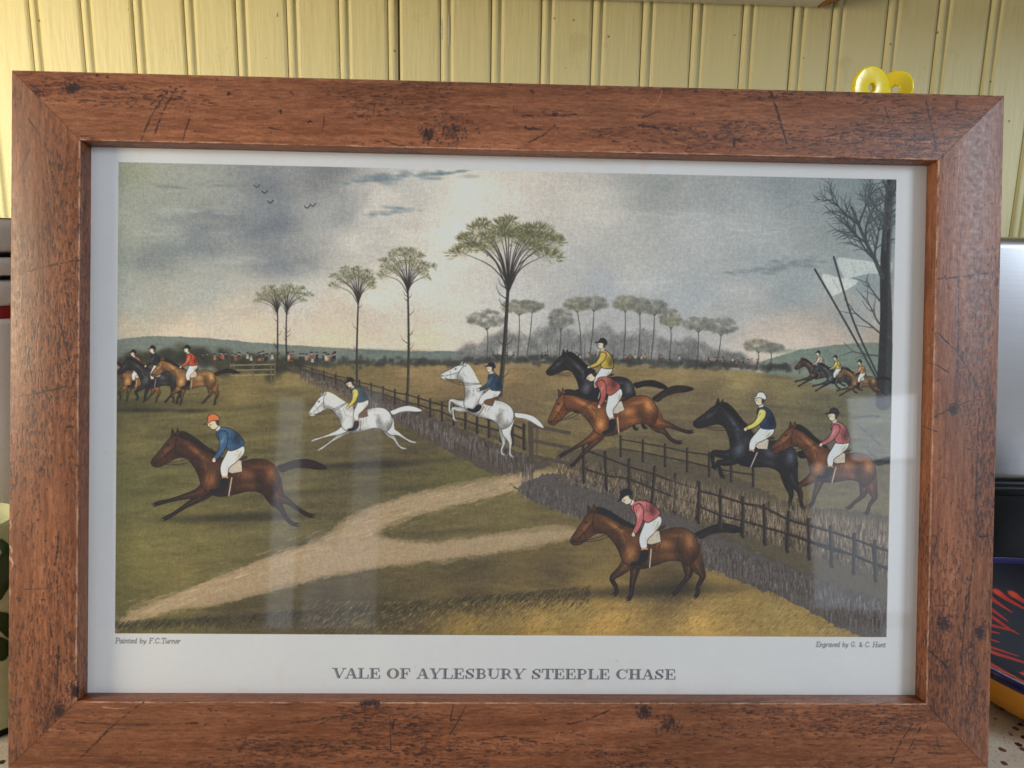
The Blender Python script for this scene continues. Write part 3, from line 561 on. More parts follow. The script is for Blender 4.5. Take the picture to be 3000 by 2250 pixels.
def lettering(P):
    ink = (58, 62, 72)
    # engraved display capitals: heavy stems with a light inline, hairline joins and serifs
    h = 21.0
    def stem(x, y0, y1, w, tilt=0):
        P.poly([(x, y0), (x+w, y0), (x+w+tilt, y1), (x+tilt, y1)], ink, .95, smooth=False)
        P.line([(x+w*.36, y0+1), (x+w*.36+tilt, y1-1)], 1.1, (200, 203, 208), .85)
    def hair(a, b, w=1.5): P.line([a, b], w, ink, .95)
    def serif(x, y, w): P.line([(x-w/2, y), (x+w/2, y)], 1.5, ink, .95)
    def ring(cx, cy, rx, ry, a0, a1, th, tn):
        o = []; i_ = []
        for t in np.linspace(a0, a1, 40):
            o.append((cx+math.cos(t)*rx, cy+math.sin(t)*ry)); i_.append((cx+math.cos(t)*(rx-th), cy+math.sin(t)*(ry-tn)))
        P.poly(o+i_[::-1], ink, .95, smooth=False)
        mid = [((p[0]*.6+q[0]*.4), (p[1]*.6+q[1]*.4)) for p, q in zip(o, i_) if abs(p[1]-cy) < ry*.7]
        if len(mid) > 2 and a1-a0 < 3.6: P.line(mid, 1.0, (200, 203, 208), .8, False)
    sw = 5.6
    def glyph(ch, x, y):
        t, b = y-h, y
        if ch == 'V': stem(x+3, t, b, sw, 8); hair((x+25, t), (x+14, b)); serif(x+5, t, 11); serif(x+25, t, 8); return 27
        if ch == 'A': stem(x+10, t, b, sw, 8); hair((x+12, t), (x+3, b)); hair((x+7, b-7), (x+18, b-7)); serif(x+3, b, 8); serif(x+21, b, 11); return 27
        if ch == 'L': stem(x+3, t, b, sw); serif(x+6, t, 12); hair((x, b), (x+21, b)); hair((x+21, b), (x+22, b-7), 2); return 24
        if ch == 'E': stem(x+3, t, b, sw); hair((x, t), (x+20, t)); hair((x, b), (x+21, b)); hair((x+8, t+h/2), (x+15, t+h/2)); hair((x+20, t), (x+20.5, t+6), 2); hair((x+21, b), (x+22, b-6), 2); hair((x+15, t+7), (x+15, b-7), 1.8); return 24.5
        if ch == 'F': stem(x+3, t, b, sw); hair((x, t), (x+20, t)); serif(x+6, b, 12); hair((x+8, t+h/2), (x+15, t+h/2)); hair((x+20, t), (x+20.5, t+6), 2); hair((x+15, t+7), (x+15, b-7), 1.8); return 23
        if ch == 'O':
            ring(x+13, y-h/2, 13, h/2+.5, math.pi/2, math.pi*1.5, 6, 1.4); ring(x+13, y-h/2, 13, h/2+.5, -math.pi/2, math.pi/2, 6, 1.4); return 28
        if ch == 'C':
            ring(x+13, y-h/2, 13, h/2+.5, math.pi*.5, math.pi*1.5, 6, 1.4); ring(x+13, y-h/2, 11, h/2+.5, math.pi*1.5, math.pi*1.85, 1.6, 1.4); ring(x+13, y-h/2, 11, h/2+.5, math.pi*.15, math.pi*.5, 1.6, 1.4); hair((x+23.5, t), (x+23.5, t+7), 2.4); return 27
        if ch == 'Y': stem(x+3, t, t+h*.55, sw, 5); stem(x+9, t+h*.5, b, sw); hair((x+24, t), (x+14, t+h*.55)); serif(x+6, t, 11); serif(x+24, t, 8); serif(x+12, b, 12); return 27
        if ch == 'S':
            P.line([(x+18, t+6), (x+16, t+1.6), (x+9.5, t+.6), (x+3.6, t+4.4), (x+5, t+8.6), (x+12, t+11.4), (x+17.5, t+14.6), (x+16.8, b-2.6), (x+10, b-.5), (x+4, b-2), (x+2, b-7)], 1.7, ink, .95)
            P.line([(x+4, t+5.5), (x+6.5, t+8.8), (x+12, t+11.4), (x+16, t+15)], 4.8, ink, .95); P.line([(x+6, t+8), (x+15, t+13)], 1, (200, 203, 208), .7); hair((x+18, t), (x+18, t+7), 2); hair((x+2, b), (x+2, b-7), 2); return 22.5
        if ch == 'B':
            stem(x+3, t, b, sw); serif(x+6, t, 12); serif(x+6, b, 12); ring(x+13, t+h*.25, 7.5, h*.25+.4, -math.pi/2, math.pi/2, 4, 1.4); ring(x+13, t+h*.75-.2, 9, h*.25+.4, -math.pi/2, math.pi/2, 4.6, 1.4)
            for yy in (t+.6, t+h*.5, b-.6): hair((x+8, yy), (x+13, yy), 1.4)
            return 25
        if ch == 'U': stem(x+3, t, b-6, sw); serif(x+6, t, 12); hair((x+23, t), (x+23, b-8)); serif(x+23, t, 8); P.line([(x+6, b-8), (x+8, b-2), (x+14, b-.4), (x+20, b-2.4), (x+23, b-8)], 1.9, ink, .95); return 28
        if ch in 'RP':
            stem(x+3, t, b, sw); serif(x+6, t, 12); serif(x+6, b, 12); ring(x+13, t+h*.27, 8.5, h*.27+.4, -math.pi/2, math.pi/2, 4.6, 1.4)
            for yy in (t+.6, t+h*.53): hair((x+8, yy), (x+13, yy), 1.4)
            if ch == 'R': P.line([(x+14, t+h*.55), (x+18.5, t+h*.7), (x+20, b-2), (x+25, b-.5)], 3.4, ink, .95, w2=1.4); return 27
            return 24
        if ch == 'T': stem(x+9, t, b, sw); hair((x+1, t), (x+23, t)); serif(x+12, b, 12); hair((x+1, t), (x, t+7), 2.2); hair((x+23, t), (x+24, t+7), 2.2); return 25
        if ch == 'H': stem(x+3, t, b, sw); stem(x+18, t, b, sw); serif(x+6, t, 12); serif(x+6, b, 12); serif(x+21, t, 12); serif(x+21, b, 12); hair((x+8, t+h/2), (x+18, t+h/2)); return 29
        return 12
    def measure(s): return sum({'V':27,'A':27,'L':24,'E':24.5,'F':23,'O':28,'C':27,'Y':27,'S':22.5,'B':25,'U':28,'R':27,'P':24,'T':25,'H':29}.get(c, 12) for c in s)
    s = 'VALE OF AYLESBURY STEEPLE CHASE'
    x0, x1, base = TITLE
    gap = ((x1-x0)-measure(s))/(len(s)-1); x = x0
    for c in s: x += glyph(c, x, base)+gap
    # small italic credits, single-stroke pen letters on a 10-unit body, x-height 6
    G = {'P':([[(1,0),(2.4,-10)],[(1,-10),(5,-10),(7,-8.4),(6,-5.4),(2,-4.8)],[(0,0),(2.4,0)]],7),'a':([[(5,-6),(2.4,-6),(.6,-3.4),(.8,-.6),(2.4,0),(4.2,-2.6),(5,-6)],[(5,-6),(4.3,-.6),(5.4,0)]],6),'i':([[(1.6,-6),(.8,-.6),(1.8,0)],[(2,-8.4),(2.1,-8.9)]],3),
         'n':([[(1.4,-6),(.4,0)],[(.8,-3),(3,-6),(4.6,-5.4),(4,-.6),(5,0)]],6),'t':([[(2.2,-8),(1,-1),(2,0),(3,-.6)],[(.6,-6),(3.4,-6)]],4),'e':([[(.8,-3.2),(4.4,-4.2),(3.8,-6),(2,-5.6),(.6,-2.6),(1.4,0),(4,-1)]],5),'d':([[(4.6,-6),(2.2,-6),(.6,-3),(1,-.4),(2.6,-.2),(4.2,-2.8),(5.6,-10)],[(4.4,-3),(4.2,-.6),(5.2,0)]],6.4),
         'b':([[(1.8,-10),(.6,-1.4),(1.8,0),(4,-1),(5,-4),(4,-6),(2.2,-5),(1,-3)]],6),'y':([[(1,-6),(1.8,-.8),(3,-.6),(5,-6)],[(4.4,-4),(3.2,0),(.6,3)]],6),'F':([[(1,0),(2.4,-10)],[(1.4,-10),(7,-10),(6.8,-8.4)],[(1.8,-5.2),(5,-5.2)],[(0,0),(2.4,0)]],7),'.':([[(.8,-.3),(1.1,-.6)]],3),'C':([[(7.4,-8),(6.4,-10),(4,-9.8),(1.4,-7),(1,-3),(2.6,-.2),(5.4,-.4),(6.8,-2)]],8),
         'T':([[(3,0),(4.4,-10)],[(1,-8.4),(1.4,-10),(7.6,-10),(7.4,-8.4)],[(2,0),(4,0)]],7),'u':([[(1.4,-6),(.8,-1.4),(1.8,0),(4,-2.4),(5,-6)],[(4.8,-5),(4.2,-.6),(5.2,0)]],6.2),'r':([[(1.4,-6),(.4,0)],[(.9,-3),(2.6,-5.8),(4,-5.8)]],4.4),'E':([[(1,0),(2.4,-10)],[(1.4,-10),(7,-10),(6.8,-8.4)],[(1.8,-5.2),(5,-5.2)],[(0,0),(6,0),(6.4,-1.8)]],7.4),
         'g':([[(4.8,-6),(2.2,-6),(1,-3.8),(2,-2.6),(4,-3.4),(4.6,-6),(4.2,-1.6),(3.4,1),(1,2.8),(.2,1.6),(2,0),(4,1)]],6),'v':([[(1,-6),(1.8,0),(4.8,-6)]],5.4),'G':([[(7.4,-8),(6.4,-10),(4,-9.8),(1.4,-7),(1,-3),(2.6,-.2),(5.4,-.6),(6.4,-4)],[(4.8,-4),(7.4,-4)]],8.4),'&':([[(7,-4.4),(4,-.6),(1.6,-.4),(1.4,-3),(4.6,-6.6),(4.4,-9),(2.6,-8.6),(3,-5),(6.6,0)]],8),
         'H':([[(1,0),(2.4,-10)],[(6.4,0),(7.8,-10)],[(1.8,-5),(7,-5)],[(0,0),(2.2,0)],[(5.4,0),(7.6,0)],[(1.4,-10),(3.4,-10)],[(6.8,-10),(8.8,-10)]],9),' ':([],4.2)}
    def credit(s, x0, x1, base):
        tot = sum(G[c][1] for c in s); k = (x1-x0)/tot; x = x0; ky = 1.06
        for c in s:
            for pl in G[c][0]: P.line([(x+px*k, base+py*ky) for px, py in pl], 1.45, (84, 84, 88), .95)
            x += G[c][1]*k
    credit('Painted by F.C.Turner', *CRED[0]); credit('Engraved by G. & C. Hunt', *CRED[1])
# ------------------------------------------------------------------ helpers
def tag(o, label=None, cat=None, group=None, kind=None):
    if label: o['label'] = label
    if cat: o['category'] = cat
    if group: o['group'] = group
    if kind: o['kind'] = kind
    return o
def link(name, me, mat=None, parent=None, smooth=False):
    o = bpy.data.objects.new(name, me); C.objects.link(o)
    if mat: me.materials.append(mat)
    if parent: o.parent = parent
    if smooth:
        for p in me.polygons: p.use_smooth = True
    return o
def pyd(name, v, f):
    me = bpy.data.meshes.new(name); me.from_pydata([tuple(x) for x in v], [], f); me.update(); return me
def empty(name, loc):
    o = bpy.data.objects.new(name, None); C.objects.link(o); o.location = loc; o.empty_display_size = .05; return o
def bev(o, w, seg=3, ang=35):
    m = o.modifiers.new('bevel', 'BEVEL'); m.width = w; m.segments = seg; m.limit_method = 'ANGLE'; m.angle_limit = R_(ang)
    for p in o.data.polygons: p.use_smooth = True
    return o
def box(name, x0, x1, y0, y1, z0, z1, mat, parent=None, b=0):
    v = [(x, y, z) for z in (z0, z1) for y in (y0, y1) for x in (x0, x1)]
    f = [(0, 2, 3, 1), (4, 5, 7, 6), (0, 1, 5, 4), (2, 6, 7, 3), (0, 4, 6, 2), (1, 3, 7, 5)]
    o = link(name, pyd(name, v, f), mat, parent)
    if b: bev(o, b)
    return o
def lathe(name, prof, mat, parent=None, n=64, smooth=True, arc=None):
    v = []; f = []; N = len(prof)
    for i in range(n):
        a = 2*math.pi*i/n
        for r, z in prof: v.append((r*math.cos(a), r*math.sin(a), z))
    for i in range(n):
        j = (i+1) % n
        for k in range(N-1): f.append((i*N+k, j*N+k, j*N+k+1, i*N+k+1))
    return link(name, pyd(name, v, f), mat, parent, smooth)
def unproject(px, py, Y):
    d = RC @ Vector(((px-1500)/FPX, -(py-1125)/FPX, -1)); return CAM+d*(Y/d.y)

class Mat:
    """Thin wrapper to wire a procedural material."""
    def __init__(s, name):
        s.m = bpy.data.materials.new(name); s.m.use_nodes = True; s.nt = s.m.node_tree; s.n = s.nt.nodes; s.l = s.nt.links; s.b = s.n['Principled BSDF']
    def new(s, t, **kw):
        n = s.n.new(t)
        for k, v in kw.items(): setattr(n, k, v)
        return n
    def set(s, **kw):
        for k, v in kw.items(): s.b.inputs[k.replace('_', ' ')].default_value = v
        return s
    def coord(s, scale=(1, 1, 1), kind='Object', rot=(0, 0, 0)):
        t = s.new('ShaderNodeTexCoord'); m = s.new('ShaderNodeMapping'); m.inputs['Scale'].default_value = scale; m.inputs['Rotation'].default_value = rot
        s.l.new(t.outputs[kind], m.inputs[0]); return m.outputs[0]
    def noise(s, vec, scale, detail=4, rough=.6, dist=0):
        n = s.new('ShaderNodeTexNoise'); n.inputs['Scale'].default_value = scale; n.inputs['Detail'].default_value = detail; n.inputs['Roughness'].default_value = rough; n.inputs['Distortion'].default_value = dist
        s.l.new(vec, n.inputs['Vector']); return n.outputs['Fac']
    def voro(s, vec, scale, feature='F1', out='Distance', rnd=1):
        n = s.new('ShaderNodeTexVoronoi', feature=feature); n.inputs['Scale'].default_value = scale; n.inputs['Randomness'].default_value = rnd; s.l.new(vec, n.inputs['Vector']); return n.outputs[out]
    def ramp(s, fac, stops, interp='LINEAR'):
        r = s.new('ShaderNodeValToRGB'); e = r.color_ramp; e.interpolation = interp
        while len(e.elements) < len(stops): e.elements.new(.5)
        for q, (p, c) in zip(e.elements, stops): q.position = p; q.color = tuple(c)+(1,) if len(c) == 3 else c
        s.l.new(fac, r.inputs[0]); return r.outputs[0]
    def mix(s, fac, a, b, mode='MIX'):
        n = s.new('ShaderNodeMix', data_type='RGBA', blend_type=mode)
        for inp, v in ((n.inputs['Factor'], fac), (n.inputs[6], a), (n.inputs[7], b)):
            if hasattr(v, 'is_linked') or hasattr(v, 'links'): s.l.new(v, inp)
            elif isinstance(v, (int, float)): inp.default_value = v
            else: inp.default_value = tuple(v)+(1,)
        return n.outputs[2]
    def math(s, op, a, b=None):
        n = s.new('ShaderNodeMath', operation=op)
        for i, v in enumerate((a, b)):
            if v is None: continue
            if isinstance(v, (int, float)): n.inputs[i].default_value = v
            else: s.l.new(v, n.inputs[i])
        return n.outputs[0]
    def col(s, x): s.l.new(x, s.b.inputs['Base Color']); return s
    def rough(s, x): s.l.new(x, s.b.inputs['Roughness']); return s
    def bump(s, h, strength, dist):
        n = s.new('ShaderNodeBump'); n.inputs['Strength'].default_value = strength; n.inputs['Distance'].default_value = dist
        s.l.new(h, n.inputs['Height']); s.l.new(n.outputs[0], s.b.inputs['Normal']); return s
def lin(c):
    a = np.asarray(c, np.float32); return np.where(a <= .04045, a/12.92, ((a+.055)/1.055)**2.4)
def srgb(r, g, b): return tuple(float(x) for x in lin(np.array([r, g, b])/255.))
def delin(a): return np.where(a <= .0031308, a*12.92, 1.055*np.power(np.maximum(a, 1e-6), 1/2.4)-.055)
def texture(name, arr):
    """Raster painted above, kept in memory as a texture (nothing is loaded from disk)."""
    h, w, _ = arr.shape; im = bpy.data.images.new(name, w, h)
    px = np.ones((h, w, 4), np.float32); px[..., :3] = arr[::-1]
    im.pixels.foreach_set(px.ravel()); im.update(); im.pack(); return im
def painted(m, im, uv='UVMap'):
    t = m.new('ShaderNodeTexImage'); t.image = im; t.interpolation = 'Cubic'; t.extension = 'EXTEND'
    u = m.new('ShaderNodeUVMap', uv_map=uv); m.l.new(u.outputs[0], t.inputs[0]); return t.outputs[0]

# ------------------------------------------------------------------ the wall: painted beaded boards
WALLY = 0.78
def wx(px, py=60): return unproject(px, py, WALLY).x
M = Mat('yellow_paint'); v = M.coord((1, 1, 1))
big = M.noise(M.coord((3, 3, 1.2)), 3, 3); fine = M.noise(M.coord((1, 1, .12)), 220, 4); drip = M.noise(M.coord((1, 1, .09)), 60, 3)
c = M.mix(big, (0.61, 0.545, 0.285), (0.67, 0.605, 0.335))
c = M.mix(M.ramp(M.noise(v, 26, 5, .65), [(.60, (0, 0, 0)), (.78, (.7, .7, .7))]), c, (0.49, 0.41, 0.19))
c = M.mix(M.ramp(M.voro(v, 46), [(.03, (1, 1, 1)), (.07, (0, 0, 0))]), c, (0.24, 0.16, 0.07))
M.col(c).set(Roughness=.42, Specular_IOR_Level=.35)
M.bump(M.mix(.5, M.ramp(drip, [(.35, (0, 0, 0)), (.75, (1, 1, 1))]), fine), .6, .0016)
paint_yellow = M.m
Mchip = Mat('bare_primer'); Mchip.col(Mchip.mix(Mchip.noise(Mchip.coord(), 400, 3), srgb(190, 184, 172), srgb(222, 218, 210))).set(Roughness=.7)
Mj = Mat('joint_shadow_gap'); Mj.set(Base_Color=(.10, .07, .02, 1), Roughness=.9)
wall = link('wall', pyd('wall', [(-1.4, .012, 0), (1.2, .012, 0), (1.2, .012, 1.1), (-1.4, .012, 1.1)], [(0, 1, 2, 3)]), Mj.m)
wall.location = (0, WALLY, 0); tag(wall, kind='structure')
beads = [-204, -53, 99, 251, 403, 553, 704, 853, 1006, 1150, 1305, 1454, 1601, 1751, 1897, 2044, 2192, 2340, 2454, 2615, 2764, 2914, 3064, 3214]
bx = [wx(b) for b in beads]
pitch = bx[4]-bx[3]
bx = [bx[0]-pitch*k for k in range(9, 0, -1)]+bx+[bx[-1]+pitch*k for k in range(1, 7)]
JL, JR = wx(1150), wx(2454)
rb = random.Random(4)
for i in range(len(bx)-1):
    x0, x1 = bx[i], bx[i+1]; off = rb.uniform(-.00035, .00035)
    gapL = abs(x0-JL) < 1e-6; gapR = abs(x1-JL) < 1e-6; sw = .0030
    prof = [(x0-.0044, .010), (x0-.0044, .0022), (x0-.0033, .0012)]
    prof += [(x0-math.cos(t)*sw*.95, .0010-math.sin(t)*.0016) for t in [k*math.pi/6 for k in range(7)]]
    g = .0016 if gapL else 0
    prof += [(x0+.0033, .0012), (x0+.0044, .0022)]
    if gapL: prof += [(x0+.0046, .0095), (x0+.0046+g, .0095)]
    prof += [(x0+.0052+g, .0018), (x0+.0064+g, .0006+off), (x0+.0080+g, off), (x1-.0080, off), (x1-.0064, .0006+off), (x1-.0052, .0018), (x1-.0046, .010)]
    v = []; f = []
    for z in (0.0, 1.05): v += [(x, y, z) for x, y in prof]
    n = len(prof)
    for k in range(n-1): f.append((k, k+1, n+k+1, n+k))
    link('board', pyd('board', v, f), paint_yellow, wall)

# two places where the yellow paint has flaked off a bead
def chip(px, y0, y1, w, dy):
    p = unproject(px, y0, WALLY); q = unproject(px, y1, WALLY); n = 7; v = []; rc = random.Random(px)
    for k in range(n+1):
        z = p.z+(q.z-p.z)*k/n; ww = w*(.25+.75*math.sin(math.pi*min(.97, max(.03, k/n)))**.5)*rc.uniform(.7, 1.1)
        v += [(p.x-ww, dy, z), (p.x+ww, dy, z)]
    link('paint_chip', pyd('paint_chip', v, [(2*k, 2*k+1, 2*k+3, 2*k+2) for k in range(n)]), Mchip.m, wall)
chip(1294, 55, 118, .0008, .0004); chip(1313, 40, 132, .0008, .0004); chip(808, 38, 50, .0012, -.0006)

# ------------------------------------------------------------------ countertop
M = Mat('speckled_stone'); v = M.coord()
base = M.mix(M.noise(v, 40, 4), srgb(178, 168, 152), srgb(206, 198, 184))
d1 = M.voro(v, 150); sel = M.new('ShaderNodeSeparateColor'); M.l.new(M.voro(v, 150, out='Color'), sel.inputs[0])
chip = M.math('MULTIPLY', M.math('LESS_THAN', M.math('ADD', d1, M.math('MULTIPLY', M.noise(v, 600, 2), .35)), .50), M.math('GREATER_THAN', sel.outputs[0], .60))
cc = M.ramp(sel.outputs[1], [(0, srgb(60, 44, 38)), (.4, srgb(96, 70, 52)), (.7, srgb(46, 42, 50)), (1, srgb(150, 124, 100))], 'CONSTANT')
c = M.mix(chip, base, cc)
d2 = M.math('LESS_THAN', M.voro(v, 420), .22); c = M.mix(M.math('MULTIPLY', d2, .55), c, srgb(80, 62, 52))
M.col(c).set(Roughness=.28); counter = M.m
ct = box('countertop', -1.4, 1.2, -.12, WALLY+.012, -.035, 0, counter, None, .004); tag(ct, kind='structure')

# ------------------------------------------------------------------ cabinet over the counter
Mw = Mat('cabinet_white'); vv = Mw.coord(); Mw.col(Mw.mix(Mw.noise(vv, 60, 4), srgb(206, 204, 200), srgb(226, 224, 220))).set(Roughness=.4)
Md = Mat('cabinet_wood'); vv = Md.coord((1, 1, 8)); Md.col(Md.mix(Md.noise(vv, 30, 4), srgb(120, 76, 34), srgb(160, 108, 54))).set(Roughness=.5)
zc = unproject(2430, 9, WALLY-.02).z
cb = empty('wall_cabinet', (wx(2400), WALLY-.16, zc)); tag(cb, 'white cabinet underside above the yellow boards with a brown wooden end', 'cabinet')
xr = wx(2452)-wx(2400)
def cl(x, y, z): return (x-cb.location.x, y-cb.location.y, z-cb.location.z)
box('unseen_extended_cabinet_body', -1.5, .75, -.15, .158, .034, .40, Mw.m, cb, .002)  # unseen body, extended past the wooden end to shade the wall
br = box('bottom_rail', -1.5, xr-.022, .128, .155, .0, .034, Mw.m, cb, .0015)
for vtx in br.data.vertices: vtx.co.z += (xr-vtx.co.x)*.011
ec = box('end_block', xr-.0215, xr, .126, .1555, -.001, .0338, Md.m, cb, .001)
for vtx in ec.data.vertices:
    if vtx.co.z < .01 and vtx.co.x > xr-.005: vtx.co.z += .008

# ------------------------------------------------------------------ painted wood for the frame rails
def paint_rail(L, seed, marks, tone):
    """Distressed brown veneer, L mm long; across: 20 mm edge, 38 mm face, 11 mm inner lip."""
    P = Painter(L, 70, 3.0, (128, 78, 51)); r = np.random.default_rng(seed)
    a = P.noise(90, 9, seed, 4)*.07+P.noise(26, 1.6, seed+3, 4)*.09+P.noise(4, .6, seed+5, 2)*.09
    P.a += a[..., None]*np.array([1.0, .80, .66], np.float32)
    rgh = P.noise(130, 30, seed+9, 3); P.a *= (1+.16*rgh)[..., None]
    dens = P.noise(70, 16, seed+20, 3)
    dk = (46, 28, 28)
    for i in range(int(L*34)):
        x, y = r.uniform(0, L), r.uniform(0, 70); d = dens[min(P.h-1, int(y*3)), min(P.w-1, int(x*3))]
        if r.random() > .12+d*1.5: continue
        l = abs(r.normal(0, 2.2))+.6
        P.line([(x, y), (x+l*.5, y+r.normal(0, .18)), (x+l, y+r.normal(0, .2))], r.uniform(.28, .8), dk, r.uniform(.4, .9), w2=.2)
    for i in range(int(L*.4)):
        x, y = r.uniform(0, L), r.uniform(18, 66); l = r.uniform(3, 16)
        P.line([(x, y), (x+l*.5, y+r.normal(0, .4)), (x+l, y+r.normal(0, .5))], r.uniform(.2, .5), dk, r.uniform(.35, .8), w2=.1)
    for i in range(int(L*.5)):     # light fibres
        x, y = r.uniform(0, L), r.uniform(0, 70); l = r.uniform(2, 10); P.line([(x, y), (x+l, y+r.normal(0, .2))], .35, (172, 112, 76), r.uniform(.1, .35))
    def spot(x, y, s=1.0, n=6):
        for k in range(n): P.blob(x+r.normal(0, .7*s), y+r.normal(0, .5*s), r.uniform(.3, .8)*s, r.uniform(.3, .6)*s, (38, 26, 30), .8, p=2)
    for i in range(int(L*.16)): spot(r.uniform(0, L), r.uniform(20, 66), r.uniform(.35, .95), 4)
    for i in range(int(L*.014)):
        x, y = r.uniform(0, L), r.uniform(22, 56); an = r.choice([1.2, 1.9, -.3, .25, 1.45])+r.normal(0, .2); l = r.uniform(5, 20)
        P.line([(x, y), (x+math.cos(an)*l*.5+r.normal(0, .5), y+math.sin(an)*l*.5), (x+math.cos(an)*l, y+math.sin(an)*l)], r.uniform(.5, 1.0), (44, 30, 32), .8, w2=.25)
    for i in range(int(L*.9)):     # painted highlight and wear: pale dashes on the inner arris, a few along the outer
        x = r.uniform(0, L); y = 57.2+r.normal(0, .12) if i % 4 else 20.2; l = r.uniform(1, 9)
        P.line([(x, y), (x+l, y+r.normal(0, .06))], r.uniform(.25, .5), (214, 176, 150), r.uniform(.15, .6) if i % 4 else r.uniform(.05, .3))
    for mk in marks:
        if mk[0] == 'l':        # a gouge: broken, uneven in depth and width
            pp = crom(mk[2], False, 12) if len(mk[2]) > 2 else np.linspace(mk[2][0], mk[2][1], 14)
            pp = pp+r.normal(0, .16, pp.shape)
            for k in range(len(pp)-1):
                if r.random() < .16: continue
                P.line([pp[k], pp[k+1]], mk[1]*r.uniform(.6, 2.0), (44, 28, 28), r.uniform(.35, .92))
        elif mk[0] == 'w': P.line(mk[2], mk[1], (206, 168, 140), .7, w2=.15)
        elif mk[0] == 's': spot(mk[1], mk[2], mk[3], 8)
        elif mk[0] == 'b':      # a burl of pits, streaky
            _, x, y, w, h = mk
            for k in range(150):
                e_ = r.normal(0, 1); px, py = x+e_*w*.30, y+r.normal(0, h*.30)-(e_*e_)*h*.10+math.sin(e_*5)*h*.16; l = abs(r.normal(0, 1.0))+.3
                P.line([(px, py), (px+r.normal(0, .4), py+l*.6), (px+r.normal(0, .5), py+l)], r.uniform(.25, .85), (46, 30, 32), r.uniform(.3, .85), w2=.2)
            for k in range(12): P.blob(x+r.normal(0, w*.3), y+r.normal(0, h*.3), r.uniform(.4, 1.2), r.uniform(.3, 1), (40, 28, 30), .7, p=2)
    P.a *= np.array(tone, np.float32)
    return np.clip(P.a, 0, 1)

